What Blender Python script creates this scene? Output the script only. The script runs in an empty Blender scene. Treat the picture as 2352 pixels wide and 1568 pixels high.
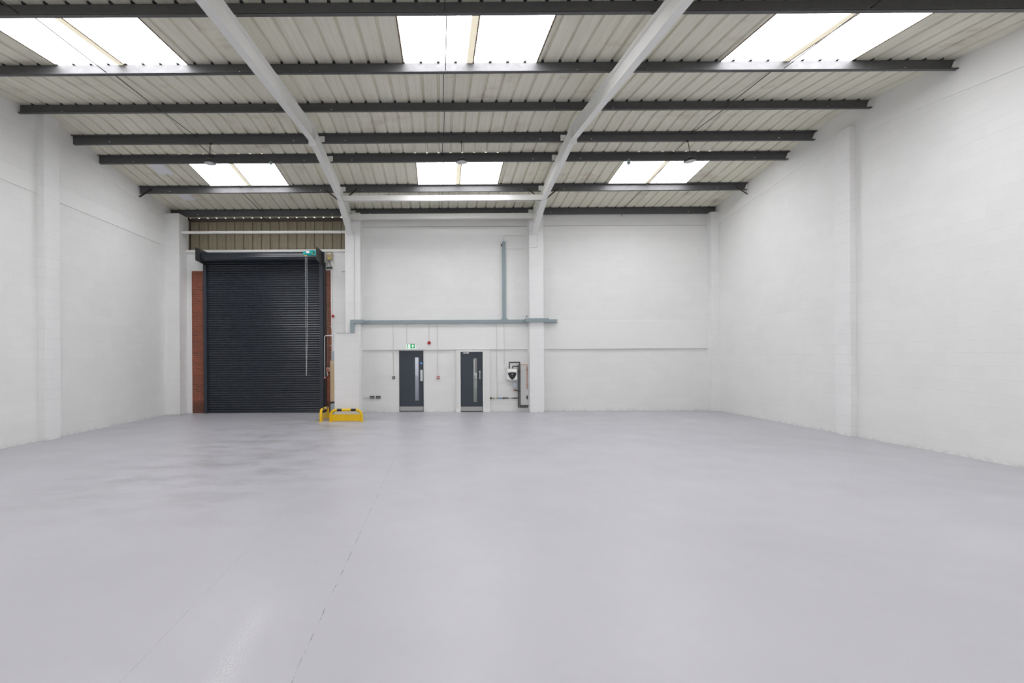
import bpy, bmesh, math, random
from mathutils import Vector, Matrix
random.seed(7)
S = bpy.context.scene
C = S.collection
PI = math.pi

# ------------------------------------------------------------ camera
F, CX, CY, H, TH = 1150.0, 1010.0, 822.5, 1.77, 0.006      # focal length and principal point in px, eye height, roll
cam_d = bpy.data.cameras.new('camera'); cam = bpy.data.objects.new('camera', cam_d); C.objects.link(cam)
cam_d.sensor_width = 36; cam_d.lens = 36 * F / 2352
cam_d.shift_x = (1176 - CX) / 2352; cam_d.shift_y = (CY - 784) / 2352
cam_d.clip_start = 0.05; cam_d.clip_end = 200
cam.matrix_world = Matrix.Translation((0, 0, H)) @ Matrix.Rotation(PI / 2, 4, 'X') @ Matrix.Rotation(-TH, 4, 'Z')
S.camera = cam
# ------------------------------------------------------------ sky, exposure
w = bpy.data.worlds.new('sky'); S.world = w; w.use_nodes = True
w.node_tree.nodes['Background'].inputs[0].default_value = (0.93, 0.96, 1, 1)
w.node_tree.nodes['Background'].inputs[1].default_value = 2.2
S.view_settings.view_transform = 'Standard'; S.view_settings.look = 'None'
S.view_settings.exposure = 0.09; S.view_settings.gamma = 1; S.view_settings.use_curve_mapping = False
S.cycles.max_bounces = 7; S.cycles.diffuse_bounces = 6; S.cycles.glossy_bounces = 3; S.cycles.transmission_bounces = 3; S.cycles.transparent_max_bounces = 4
S.cycles.use_adaptive_sampling = True; S.cycles.adaptive_threshold = 0.02; S.cycles.use_light_tree = False
S.cycles.caustics_reflective = False; S.cycles.caustics_refractive = False
S.cycles.use_denoising = True; S.cycles.sample_clamp_indirect = 6
SKYLIGHT = 9.7            # brightness of the daylight behind the translucent roof sheets

# ------------------------------------------------------------ helpers
def at(px, py, D):
    """world point seen at a photo pixel, D metres in front of the eye"""
    dx, dy = px - CX, CY - py
    u = dx * math.cos(TH) + dy * math.sin(TH); v = -dx * math.sin(TH) + dy * math.cos(TH)
    return Vector((u * D / F, D, H + v * D / F))

class MB:
    def __init__(s): s.bm = bmesh.new()
    def poly(s, pts, flip=False):
        vs = [s.bm.verts.new(p) for p in pts]
        return s.bm.faces.new(vs[::-1] if flip else vs)
    def box(s, a, b):
        x0, x1 = sorted((a[0], b[0])); y0, y1 = sorted((a[1], b[1])); z0, z1 = sorted((a[2], b[2]))
        v = [s.bm.verts.new(p) for p in ((x0,y0,z0),(x1,y0,z0),(x1,y1,z0),(x0,y1,z0),(x0,y0,z1),(x1,y0,z1),(x1,y1,z1),(x0,y1,z1))]
        for f in ((0,3,2,1),(4,5,6,7),(0,1,5,4),(1,2,6,5),(2,3,7,6),(3,0,4,7)): s.bm.faces.new([v[i] for i in f])
        return s
    def prism(s, base, vec):
        vec = Vector(vec); a = [s.bm.verts.new(p) for p in base]; b = [s.bm.verts.new(Vector(p) + vec) for p in base]
        n = len(a); s.bm.faces.new(a[::-1]); s.bm.faces.new(b)
        for i in range(n): s.bm.faces.new((a[i], a[(i+1) % n], b[(i+1) % n], b[i]))
        return s
    def loft(s, rings, cap=True, closed=True):
        R = [[s.bm.verts.new(p) for p in r] for r in rings]; n = len(R[0])
        for k in range(len(R) - 1):
            for i in range(n if closed else n - 1):
                s.bm.faces.new((R[k][i], R[k][(i+1) % n], R[k+1][(i+1) % n], R[k+1][i]))
        if cap: s.bm.faces.new(R[0][::-1]); s.bm.faces.new(R[-1])
        return s
    def tube(s, path, r, n=12):
        path = [Vector(p) for p in path]; rings = []
        t0 = (path[1] - path[0]).normalized()
        up = Vector((0, 0, 1)) if abs(t0.z) < .9 else Vector((1, 0, 0))
        a = t0.cross(up).normalized()
        for i, p in enumerate(path):
            if i == 0: t = path[1] - path[0]
            elif i == len(path) - 1: t = path[-1] - path[-2]
            else: t = (path[i+1] - p).normalized() + (p - path[i-1]).normalized()
            t.normalize(); a = (a - t * a.dot(t)).normalized(); b = t.cross(a)
            k = 1.0
            if 0 < i < len(path) - 1:
                c = max(.35, t.dot((path[i+1] - p).normalized())); k = 1 / c if c < .97 else 1
            rr = r[i] if isinstance(r, (list, tuple)) else r
            rings.append([p + (a * math.cos(q) + b * math.sin(q)) * rr for q in [2 * PI * j / n for j in range(n)]])
        s.loft(rings); return s
    def lathe(s, c, prof, axis='z', n=28):
        c = Vector(c); rings = []
        for r, h in prof:
            ring = []
            for j in range(n):
                q = 2 * PI * j / n; x, y = max(r, 1e-4) * math.cos(q), max(r, 1e-4) * math.sin(q)
                ring.append(c + (Vector((x, y, h)) if axis == 'z' else Vector((x, -h, y)) if axis == 'y' else Vector((h, x, y))))
            rings.append(ring)
        s.loft(rings); return s
    def obj(s, name, mat, parent=None, bevel=0, smooth=False, solid=0, seg=2):
        bmesh.ops.recalc_face_normals(s.bm, faces=s.bm.faces) if not solid else None
        me = bpy.data.meshes.new(name); s.bm.to_mesh(me); s.bm.free(); me.materials.append(mat)
        o = bpy.data.objects.new(name, me); C.objects.link(o); o.parent = parent
        if smooth:
            for p in me.polygons: p.use_smooth = True
            m = o.modifiers.new('edges', 'EDGE_SPLIT'); m.split_angle = math.radians(38)
        if solid:
            m = o.modifiers.new('thick', 'SOLIDIFY'); m.thickness = solid; m.offset = 1
        if bevel:
            m = o.modifiers.new('bevel', 'BEVEL'); m.width = bevel; m.segments = seg; m.limit_method = 'ANGLE'; m.angle_limit = math.radians(40)
        return o

def box(name, a, b, mat, parent=None, bevel=0): return MB().box(a, b).obj(name, mat, parent, bevel)
def tag(o, label, cat, group=None):
    o['label'] = label; o['category'] = cat
    if group: o['group'] = group
    return o
def empty(name, loc=(0, 0, 0)):
    o = bpy.data.objects.new(name, None); C.objects.link(o); o.location = loc; return o
def thing(name, label, cat, group=None): return tag(empty(name), label, cat, group)
def struct(o): o['kind'] = 'structure'; return o
def settle(root, loc):
    """move the root empty to its thing's base while the world-space parts stay where they are"""
    root.location = loc
    for ch in root.children: ch.location = ch.location - Vector(loc)
def arc(c, r, a0, a1, ex, ey, n=8):
    c, ex, ey = Vector(c), Vector(ex), Vector(ey)
    return [c + ex * r * math.cos(a0 + (a1 - a0) * i / n) + ey * r * math.sin(a0 + (a1 - a0) * i / n) for i in range(n + 1)]
def bend(pts, r=.04, n=5):
    """round the corners of a polyline"""
    pts = [Vector(p) for p in pts]; out = [pts[0]]
    for i in range(1, len(pts) - 1):
        a = (pts[i-1] - pts[i]); b = (pts[i+1] - pts[i]); k = min(r, a.length * .45, b.length * .45)
        p0, p1 = pts[i] + a.normalized() * k, pts[i] + b.normalized() * k
        for j in range(n + 1):
            t = j / n; out.append((1-t)**2 * p0 + 2 * t * (1-t) * pts[i] + t * t * p1)
    return out + [pts[-1]]

# ------------------------------------------------------------ materials
def new_mat(name):
    m = bpy.data.materials.new(name); m.use_nodes = True
    return m, m.node_tree, m.node_tree.nodes['Principled BSDF']
def N(nt, t, **kw):
    n = nt.nodes.new(t)
    for k, v in kw.items(): setattr(n, k, v)
    return n
def math_n(nt, op, a, b=None, c=None, clamp=False):
    n = N(nt, 'ShaderNodeMath', operation=op); n.use_clamp = clamp
    for i, v in enumerate((a, b, c)):
        if v is None: continue
        if isinstance(v, (int, float)): n.inputs[i].default_value = v
        else: nt.links.new(v, n.inputs[i])
    return n.outputs[0]
def mix_c(nt, fac, a, b, mode='MIX'):
    n = N(nt, 'ShaderNodeMix', data_type='RGBA', blend_type=mode)
    for i, v in ((0, fac), (6, a), (7, b)):
        if isinstance(v, (int, float)): n.inputs[i].default_value = v
        elif isinstance(v, tuple): n.inputs[i].default_value = v + (1,) if len(v) == 3 else v
        else: nt.links.new(v, n.inputs[i])
    return n.outputs[2]
def noise(nt, vec, scale, detail=4, rough=.55, sc=None):
    if sc:
        mp = N(nt, 'ShaderNodeMapping'); mp.inputs['Scale'].default_value = sc; nt.links.new(vec, mp.inputs[0]); vec = mp.outputs[0]
    n = N(nt, 'ShaderNodeTexNoise'); n.inputs['Scale'].default_value = scale; n.inputs['Detail'].default_value = detail
    n.inputs['Roughness'].default_value = rough; nt.links.new(vec, n.inputs['Vector']); return n.outputs['Fac']
def ramp(nt, fac, lo, hi, a=0.0, b=1.0):
    n = N(nt, 'ShaderNodeMapRange'); n.inputs[1].default_value = lo; n.inputs[2].default_value = hi
    n.inputs[3].default_value = a; n.inputs[4].default_value = b; nt.links.new(fac, n.inputs[0]); return n.outputs[0]
def bump(nt, bs, height, strength=.3, dist=.01):
    b = N(nt, 'ShaderNodeBump'); b.inputs['Strength'].default_value = strength; b.inputs['Distance'].default_value = dist
    nt.links.new(height, b.inputs['Height']); nt.links.new(b.outputs[0], bs.inputs['Normal'])
def flat(name, col, rough=.5, metal=0.0, var=.08, scale=6.0, spec=.5, emit=0, ecol=None):
    m, nt, bs = new_mat(name)
    co = N(nt, 'ShaderNodeTexCoord').outputs['Object']; n = noise(nt, co, scale)
    dark = tuple(c * (1 - var) for c in col); lite = tuple(min(1, c * (1 + var)) for c in col)
    nt.links.new(mix_c(nt, n, dark, lite), bs.inputs['Base Color'])
    bs.inputs['Roughness'].default_value = rough; bs.inputs['Metallic'].default_value = metal
    bs.inputs['Specular IOR Level'].default_value = spec
    if emit:
        bs.inputs['Emission Color'].default_value = (ecol or col) + (1,); bs.inputs['Emission Strength'].default_value = emit
    return m

def wall_coord(nt):
    g = N(nt, 'ShaderNodeNewGeometry'); sp = N(nt, 'ShaderNodeSeparateXYZ'); nt.links.new(g.outputs['Position'], sp.inputs[0])
    sn = N(nt, 'ShaderNodeSeparateXYZ'); nt.links.new(g.outputs['True Normal'], sn.inputs[0])
    ax = math_n(nt, 'GREATER_THAN', math_n(nt, 'ABSOLUTE', sn.outputs[0]), .5)
    u = math_n(nt, 'ADD', math_n(nt, 'MULTIPLY', sp.outputs[1], ax), math_n(nt, 'MULTIPLY', sp.outputs[0], math_n(nt, 'SUBTRACT', 1.0, ax)))
    cb = N(nt, 'ShaderNodeCombineXYZ'); nt.links.new(u, cb.inputs[0]); nt.links.new(sp.outputs[2], cb.inputs[1])
    return g.outputs['Position'], cb.outputs[0], sp
def block_mat(name, col, joint=.93, bw=.45, bh=.225, mort=.006, jb=.28, rough=.55, tint=0):
    m, nt, bs = new_mat(name); pos, uv, sp = wall_coord(nt)
    wob = noise(nt, uv, 2.5, 2)                                     # joints wander a little
    va = N(nt, 'ShaderNodeVectorMath', operation='ADD'); nt.links.new(uv, va.inputs[0])
    cw = N(nt, 'ShaderNodeCombineXYZ'); nt.links.new(ramp(nt, wob, 0, 1, -.006, .006), cw.inputs[1]); nt.links.new(cw.outputs[0], va.inputs[1])
    br = N(nt, 'ShaderNodeTexBrick'); br.offset = .5; br.squash = 1; nt.links.new(va.outputs[0], br.inputs['Vector'])
    br.inputs['Scale'].default_value = 1; br.inputs['Brick Width'].default_value = bw; br.inputs['Row Height'].default_value = bh
    br.inputs['Mortar Size'].default_value = mort; br.inputs['Mortar Smooth'].default_value = .4; br.inputs['Bias'].default_value = 0
    br.inputs['Color1'].default_value = (1, 1, 1, 1); br.inputs['Color2'].default_value = (.975, .975, .975, 1); br.inputs['Mortar'].default_value = (1, 1, 1, 1)
    patch = ramp(nt, noise(nt, pos, .9, 4), .38, .62)               # paint fills some joints more than others
    sy = N(nt, 'ShaderNodeSeparateXYZ'); nt.links.new(va.outputs[0], sy.inputs[0])                 # bed joints show more than the painted-over upright ones
    fz = math_n(nt, 'ABSOLUTE', math_n(nt, 'SUBTRACT', math_n(nt, 'FRACT', math_n(nt, 'ADD', math_n(nt, 'DIVIDE', sy.outputs[1], bh), .5)), .5))
    bed = ramp(nt, fz, mort * .45 / bh, mort * 1.15 / bh, 1, 0)
    jf = math_n(nt, 'MULTIPLY', math_n(nt, 'MAXIMUM', bed, math_n(nt, 'MULTIPLY', br.outputs['Fac'], .38)), ramp(nt, patch, 0, 1, .45, 1.0))
    c = mix_c(nt, ramp(nt, noise(nt, pos, 1.3, 5), .3, .7), tuple(x * .965 for x in col), col)
    c = mix_c(nt, 1.0, c, br.outputs['Color'], 'MULTIPLY')
    c = mix_c(nt, math_n(nt, 'MULTIPLY', jf, 1 - joint + .0), c, tuple(x * .2 for x in col))
    low = math_n(nt, 'MULTIPLY', ramp(nt, sp.outputs[2], .0, .09, 1, 0), ramp(nt, noise(nt, pos, 9, 5), .45, .7))
    c = mix_c(nt, math_n(nt, 'MULTIPLY', low, .45, clamp=True), c, (.33, .30, .27))   # scuffed dirt along the floor
    nt.links.new(c, bs.inputs['Base Color']); bs.inputs['Roughness'].default_value = rough
    hgt = math_n(nt, 'SUBTRACT', math_n(nt, 'MULTIPLY', noise(nt, pos, 45, 4), .25), jf)
    bump(nt, bs, hgt, jb, .006); return m

M = {}
M['block'] = block_mat('painted_blockwork', (.80, .803, .785))
M['block2'] = block_mat('painted_blockwork_pier', (.82, .82, .81), joint=.88, bw=.46, jb=.4)
M['plaster'] = flat('painted_plaster', (.80, .803, .785), .6, var=.02, scale=2)
M['white'] = flat('white_gloss_paint', (.80, .80, .78), .35, var=.02)
M['steel_white'] = flat('cream_painted_steel', (.80, .80, .77), .4, var=.03)
M['frame'] = flat('door_frame_paint', (.74, .74, .72), .4, var=.02)

def brick_mat():
    m, nt, bs = new_mat('red_brick'); pos, uv, sp = wall_coord(nt)
    br = N(nt, 'ShaderNodeTexBrick'); br.offset = .5; nt.links.new(uv, br.inputs['Vector'])
    for k, v in (('Scale', 1), ('Brick Width', .225), ('Row Height', .075), ('Mortar Size', .006), ('Mortar Smooth', .2), ('Bias', -.2)): br.inputs[k].default_value = v
    br.inputs['Color1'].default_value = (.33, .085, .045, 1); br.inputs['Color2'].default_value = (.13, .045, .03, 1); br.inputs['Mortar'].default_value = (.40, .24, .17, 1)
    c = mix_c(nt, ramp(nt, noise(nt, pos, 22, 5), .35, .7), br.outputs['Color'], (.22, .075, .045))
    c = mix_c(nt, ramp(nt, sp.outputs[2], .30, .45, .7, 0), c, (.10, .045, .03))      # damp dirty bottom courses
    nt.links.new(c, bs.inputs['Base Color']); bs.inputs['Roughness'].default_value = .85
    bump(nt, bs, math_n(nt, 'SUBTRACT', math_n(nt, 'MULTIPLY', noise(nt, pos, 80), .4), br.outputs['Fac']), .7, .006); return m
M['brick'] = brick_mat()

def floor_mat():
    m, nt, bs = new_mat('grey_painted_concrete'); g = N(nt, 'ShaderNodeNewGeometry').outputs['Position']
    sp = N(nt, 'ShaderNodeSeparateXYZ'); nt.links.new(g, sp.inputs[0]); X, Y = sp.outputs[0], sp.outputs[1]
    c = mix_c(nt, ramp(nt, noise(nt, g, .35, 5), .3, .7), (.425, .422, .452), (.475, .472, .505))
    c = mix_c(nt, ramp(nt, noise(nt, g, 2.2, 6, .6), .45, .75, 0, .16), c, (.385, .382, .41))
    # tyre-scuffed traffic strip that leads to the shutter
    lane = math_n(nt, 'MULTIPLY', ramp(nt, math_n(nt, 'ABSOLUTE', math_n(nt, 'ADD', X, 3.6)), 1.0, 2.6, 1, 0), ramp(nt, Y, 4.8, 7.5))
    st = ramp(nt, noise(nt, g, 1.9, 7, .7, (.6, 1.1, 1)), .45, .62)
    c = mix_c(nt, math_n(nt, 'MULTIPLY', math_n(nt, 'MULTIPLY', lane, st), .55), c, (.27, .265, .265))
    # fine specks
    vo = N(nt, 'ShaderNodeTexVoronoi'); vo.inputs['Scale'].default_value = 1.9; vo.inputs['Randomness'].default_value = 1; nt.links.new(g, vo.inputs['Vector'])
    c = mix_c(nt, ramp(nt, vo.outputs['Distance'], .008, .016, .6, 0), c, (.16, .15, .14))
    def line(p, q, wd, y0, y1, thr, amt, c):
        # crack / joint through p, q in plan
        (x1, ya), (x2, yb) = p, q; L = math.hypot(x2 - x1, yb - ya); a, b = (yb - ya) / L, -(x2 - x1) / L; k = -(a * x1 + b * ya)
        wv = ramp(nt, noise(nt, g, 3.0, 4), 0, 1, -.012, .012)
        d = math_n(nt, 'ABSOLUTE', math_n(nt, 'ADD', math_n(nt, 'ADD', math_n(nt, 'MULTIPLY', X, a), math_n(nt, 'MULTIPLY', Y, b)), math_n(nt, 'ADD', wv, k)))
        f = math_n(nt, 'MULTIPLY', ramp(nt, d, wd * .3, wd, 1, 0), ramp(nt, noise(nt, g, 5, 5, .7), thr, thr + .12))
        f = math_n(nt, 'MULTIPLY', f, math_n(nt, 'MULTIPLY', math_n(nt, 'GREATER_THAN', Y, y0), math_n(nt, 'LESS_THAN', Y, y1)))
        return mix_c(nt, math_n(nt, 'MULTIPLY', f, amt, clamp=True), c, (.13, .13, .14))
    fl = lambda px, py: (lambda a: (a[0], a[1]))(at(px, py, H * F / ((py - CY) + (px - CX) * TH)))
    c = line(fl(697, 1505), fl(912, 1040), .0045, 2.4, 15.0, .46, .9, c)
    c = line(fl(300, 1540), fl(430, 1405), .004, 2.4, 6, .42, .35, c)
    c = line(fl(1405, 1035), fl(1570, 1125), .004, 6.5, 10, .40, .35, c)
    # pale speckled streak on the near left
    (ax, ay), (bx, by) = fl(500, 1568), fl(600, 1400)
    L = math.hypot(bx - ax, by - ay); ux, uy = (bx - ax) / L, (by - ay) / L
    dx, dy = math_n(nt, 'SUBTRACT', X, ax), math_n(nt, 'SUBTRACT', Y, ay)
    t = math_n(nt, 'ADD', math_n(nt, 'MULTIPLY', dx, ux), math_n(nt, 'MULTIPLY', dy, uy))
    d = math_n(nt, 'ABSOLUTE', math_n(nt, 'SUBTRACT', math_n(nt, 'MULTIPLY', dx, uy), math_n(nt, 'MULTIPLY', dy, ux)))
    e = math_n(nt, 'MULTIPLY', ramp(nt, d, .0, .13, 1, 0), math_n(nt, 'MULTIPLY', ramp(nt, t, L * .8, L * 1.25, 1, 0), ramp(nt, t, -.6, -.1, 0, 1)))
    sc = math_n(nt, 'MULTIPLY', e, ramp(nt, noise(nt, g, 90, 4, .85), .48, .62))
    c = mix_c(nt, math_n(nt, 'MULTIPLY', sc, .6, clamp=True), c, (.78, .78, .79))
    nt.links.new(c, bs.inputs['Base Color'])
    nt.links.new(ramp(nt, noise(nt, g, 1.2, 5), .3, .7, .32, .45), bs.inputs['Roughness'])
    bs.inputs['Specular IOR Level'].default_value = .45
    h = math_n(nt, 'ADD', math_n(nt, 'MULTIPLY', noise(nt, g, 120, 3), .12), noise(nt, g, 2.5, 3))
    bump(nt, bs, h, .10, .01); return m
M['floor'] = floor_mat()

def roof_mat(name, a, b, dirt, dirt2):
    m, nt, bs = new_mat(name); g = N(nt, 'ShaderNodeNewGeometry').outputs['Position']
    c = mix_c(nt, ramp(nt, noise(nt, g, 1.0, 4, .6, (3.3, .35, 3)), .3, .7), a, b)                     # each sheet weathers a little differently
    c = mix_c(nt, ramp(nt, noise(nt, g, 1.0, 6, .7, (26, .5, 1)), .40, .72, 0, .55), c, dirt)          # streaks that run down the slope
    c = mix_c(nt, ramp(nt, noise(nt, g, .9, 5, .6, (1.1, 1.5, .2)), .58, .74, 0, .62), c, dirt2)       # brown damp stains
    nt.links.new(c, bs.inputs['Base Color']); bs.inputs['Roughness'].default_value = .55
    return m
M['roof'] = roof_mat('roof_liner_sheet', (.72, .71, .59), (.82, .80, .69), (.62, .59, .47), (.44, .36, .29))
M['clad'] = roof_mat('wall_cladding_sheet', (.40, .35, .25), (.46, .41, .30), (.24, .19, .13), (.26, .20, .14))
M['rust'] = flat('brown_timber_edge', (.09, .045, .03), .9, var=.3, scale=20)

def glow_mat():
    m, nt, bs = new_mat('translucent_rooflight'); g = N(nt, 'ShaderNodeNewGeometry').outputs['Position']
    bs.inputs['Base Color'].default_value = (.8, .82, .84, 1); bs.inputs['Roughness'].default_value = .5
    bs.inputs['Emission Color'].default_value = (.975, .965, 1, 1)
    f = ramp(nt, noise(nt, g, 1.0, 5, .6, (9, .5, 1)), .3, .7, .8, 1.1)
    nt.links.new(math_n(nt, 'MULTIPLY', f, SKYLIGHT), bs.inputs['Emission Strength']); return m
M['glow'] = glow_mat()
M['lap'] = flat('stained_rooflight_joint', (.42, .36, .24), .6, var=.3, scale=9, emit=.62, ecol=(1, .93, .76))
M['grime'] = flat('brown_grime', (.16, .11, .06), .8, var=.4, scale=14)

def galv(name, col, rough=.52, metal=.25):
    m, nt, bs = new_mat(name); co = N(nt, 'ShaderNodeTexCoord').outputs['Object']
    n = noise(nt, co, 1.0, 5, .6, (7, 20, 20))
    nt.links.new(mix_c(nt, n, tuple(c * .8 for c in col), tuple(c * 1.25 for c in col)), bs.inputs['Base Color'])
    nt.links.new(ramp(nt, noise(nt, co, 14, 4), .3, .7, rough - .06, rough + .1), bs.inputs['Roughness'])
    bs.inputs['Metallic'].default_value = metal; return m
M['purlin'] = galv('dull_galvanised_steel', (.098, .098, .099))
M['rod'] = flat('black_steel_rod', (.02, .018, .016), .5, var=.2)
M['brace'] = flat('dark_brown_steel', (.045, .035, .03), .6, var=.2)
M['bolt'] = flat('bright_bolt_head', (.7, .7, .68), .35, var=.05)
M['shutter'] = flat('anthracite_shutter_coating', (.015, .020, .030), .28, var=.1, scale=3, spec=.6)
M['guide'] = flat('anthracite_guide_coating', (.027, .035, .048), .45, var=.1)
M['black'] = flat('black_plastic', (.012, .012, .013), .4, var=.15)
M['plate'] = flat('dark_plate_steel', (.035, .037, .04), .5, var=.25, scale=14)
M['teal'] = flat('teal_enamel', (.0, .36, .36), .35, var=.06)
M['yellow'] = flat('yellow_safety_paint', (.80, .50, .0), .35, var=.05)
M['yellow2'] = flat('yellow_label', (.62, .55, .03), .5)
M['beige'] = flat('beige_plastic', (.40, .33, .19), .45, var=.06)
M['board'] = flat('tan_guard_board', (.52, .40, .24), .55, var=.08, scale=3)
M['cream'] = flat('cream_plastic', (.72, .62, .46), .45, var=.04)
M['grey'] = flat('blue_grey_trunking', (.27, .33, .35), .5, var=.05)
M['galvsheet'] = flat('pale_galvanised_sheet', (.36, .40, .43), .4, metal=.3, var=.1, scale=9)
M['door'] = flat('navy_door_laminate', (.030, .040, .055), .4, var=.12, scale=20)
M['chrome'] = flat('satin_stainless', (.42, .41, .40), .45, metal=.5, var=.05)
M['alu'] = flat('pale_aluminium', (.62, .66, .66), .4, metal=.3, var=.03)
M['brass'] = flat('brass', (.60, .40, .08), .35, metal=.6)
M['copper'] = flat('copper_tube', (.52, .20, .10), .35, metal=.6)
M['foam'] = flat('black_pipe_insulation', (.042, .043, .047), .8, var=.2)
M['plastic'] = flat('white_plastic', (.80, .80, .80), .35, var=.02)
M['conduit'] = flat('cream_conduit', (.70, .69, .64), .45, var=.03)
M['red'] = flat('red_plastic', (.42, .008, .012), .3, var=.08)
M['blue'] = flat('blue_sticker', (.03, .25, .75), .4)
M['paleblue'] = flat('pale_blue_tank', (.50, .58, .68), .4, var=.04)
M['green'] = flat('exit_sign_green', (.0, .26, .07), .4, var=.02, emit=.25, ecol=(0, .5, .13))
M['signwhite'] = flat('exit_sign_white', (.85, .9, .85), .4, var=.01, emit=.7, ecol=(.9, 1, .95))
M['lens'] = flat('frosted_lamp_lens', (.55, .55, .58), .3, var=.05)
M['patch'] = flat('white_repair_sheet', (.80, .80, .84), .4, var=.03)
M['void_shade'] = flat('dark_rubber', (.03, .03, .03), .6)  # black that stands for the shade in the roof rib voids
M['lilac'] = flat('lilac_grey_wall', (.45, .44, .50), .7, var=.04)
M['woodbrown'] = flat('brown_cupboard', (.26, .20, .17), .6, var=.08)
def glass_mat():
    m, nt, bs = new_mat('door_glass'); gl = N(nt, 'ShaderNodeBsdfGlossy'); tr = N(nt, 'ShaderNodeBsdfTransparent'); mx = N(nt, 'ShaderNodeMixShader')
    gl.inputs['Roughness'].default_value = .03; tr.inputs['Color'].default_value = (.86, .9, .9, 1); mx.inputs[0].default_value = .12
    fr = N(nt, 'ShaderNodeFresnel'); fr.inputs[0].default_value = 1.5; nt.links.new(fr.outputs[0], mx.inputs[0])
    nt.links.new(tr.outputs[0], mx.inputs[1]); nt.links.new(gl.outputs[0], mx.inputs[2])
    nt.links.new(mx.outputs[0], nt.nodes['Material Output'].inputs[0]); nt.nodes.remove(bs); return m
M['glass'] = glass_mat()

# ------------------------------------------------------------ main dimensions
XL, XR, YB, YF = -8.83, 9.11, 16.60, -5.2           # side walls, back wall, front wall behind the camera
YR, SL = 11.40, 0.1125                             # ridge line and roof slope
ZRB = 6.72                                         # rafter soffit at the ridge
def zraf(y): return ZRB - SL * abs(y - YR)         # rafter underside
RD = .305
def zpur(y): return zraf(y) + RD + .037            # purlin underside
PH = .19
def zroof(y): return zpur(y) + PH + .006           # roof sheet underside (pans)
PUR = [7.02, 8.81, 10.56, 12.08, 13.01, 14.76, 16.48]
XRF = [-2.87, 3.07]                                # the two portal frames
CLAD = 17.20                                       # cladding plane over the shutter
PX1, PX2 = (-3.04, -2.55), (2.91, 3.37)            # block piers on the back wall
PF = 16.18

# ------------------------------------------------------------ floor
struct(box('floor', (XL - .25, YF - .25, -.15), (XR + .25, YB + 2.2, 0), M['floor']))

# ------------------------------------------------------------ side and front walls
def side_wall(name, x0, x1):
    r = struct(empty(name))
    pts = [(YF, 0), (CLAD + .1, 0), (CLAD + .1, zroof(CLAD + .1) + .05), (YR, zroof(YR) + .05), (YF, zroof(YF) + .05)]
    MB().prism([(x0, y, z) for y, z in pts], (x1 - x0, 0, 0)).obj('blockwork', M['block'], r)
    return r
wl = side_wall('wall_left', XL, XL - .25)
wr = side_wall('wall_right', XR, XR + .25)
wf = struct(empty('wall_front'))
MB().box((XL - .25, YF - .25, 0), (XR + .25, YF, zroof(YF) + .1)).obj('blockwork', M['block'], wf)
# glowing glazing added unseen behind the camera to brighten the hall
M['fill_daylight'] = flat('added_fill_glazing', (.8, .8, .8), .3, emit=1.6, ecol=(.96, .97, 1))
wg = struct(empty('window_20'))
for k in range(5):
    a = -6.0 + 2.0 * k; box('pane', (a + .05, YF + .004, .45), (a + 1.95, YF + .02, 3.4), M['fill_daylight'], wg)
mb = MB()
for k in range(6): mb.box((-6.05 + 2.0 * k, YF + .001, .40), (-5.95 + 2.0 * k, YF + .06, 3.45))
for z in (.40, 3.4): mb.box((-5.945, YF + .001, z), (3.945, YF + .055, z + .05))
mb.obj('window_frame', M['white'], wg)
# concrete band along the left wall
for y0, y1 in ((YF, 11.0), (11.45, 16.12)):
    box('band', (XL, y0, 5.44), (XL + .018, y1, 5.80), M['plaster'], wl)
# raking render strip at the head of both side walls
def rake(x, s, parent, off=.55):
    for ya, yb in ((YF, YR), (YR, YB)):
        q = [(x, ya, zroof(ya) - off), (x, yb, zroof(yb) - off), (x, yb, zroof(yb) + .02), (x, ya, zroof(ya) + .02)]
        MB().prism(q, (s * .014, 0, 0)).obj('head_strip', M['plaster'], parent)
rake(XL, 1, wl, .42); rake(XR, -1, wr, .60)

# ------------------------------------------------------------ back wall
wb = struct(empty('wall_back'))
zl = at(1020, 803, 16.58)[2]; zs = at(1020, 738, 16.56)[2]           # foot of the upper wall, top of its smooth band
zc0, zc1 = at(1020, 540, 16.57)[2], at(1020, 520.5, 16.57)[2]
BX = [-3.06, 3.37]
ZT = zroof(YB) + .08
D1 = (at(917, 870, 16.6)[0], at(973, 870, 16.6)[0]); D2 = (at(1057.5, 870, 16.6)[0], at(1108.5, 870, 16.6)[0])
DH = at(945, 805, 16.6)[2]
mb = MB()                                          # lower wall with the two door openings
for a, b in ((-3.0, D1[0]), (D1[1], D2[0]), (D2[1], XR)): mb.box((a, YB, 0), (b, YB + .2, zl))
for d in (D1, D2): mb.box((d[0], YB, DH), (d[1], YB + .2, zl))
mb.obj('lower_blockwork', M['block'], wb)
box('smooth_band', (-3.0, YB - .055, zl), (XR, YB + .2, zs), M['plaster'], wb, .004)
box('upper_blockwork', (-3.0, YB - .05, zs), (XR, YB + .2, zc0), M['block'], wb)
box('ring_beam', (-3.0, YB - .025, zc0), (XR, YB + .2, zc1), M['plaster'], wb)
box('painted_shadow_gap', (-3.0, YB - .005, zc1), (XR, YB + .2, zc1 + .012), M['brace'], wb)  # dark strip, the shade of the gap put into its colour
box('head_blockwork', (-3.0, YB - .015, zc1 + .012), (XR, YB + .2, ZT), M['block'], wb)
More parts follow.
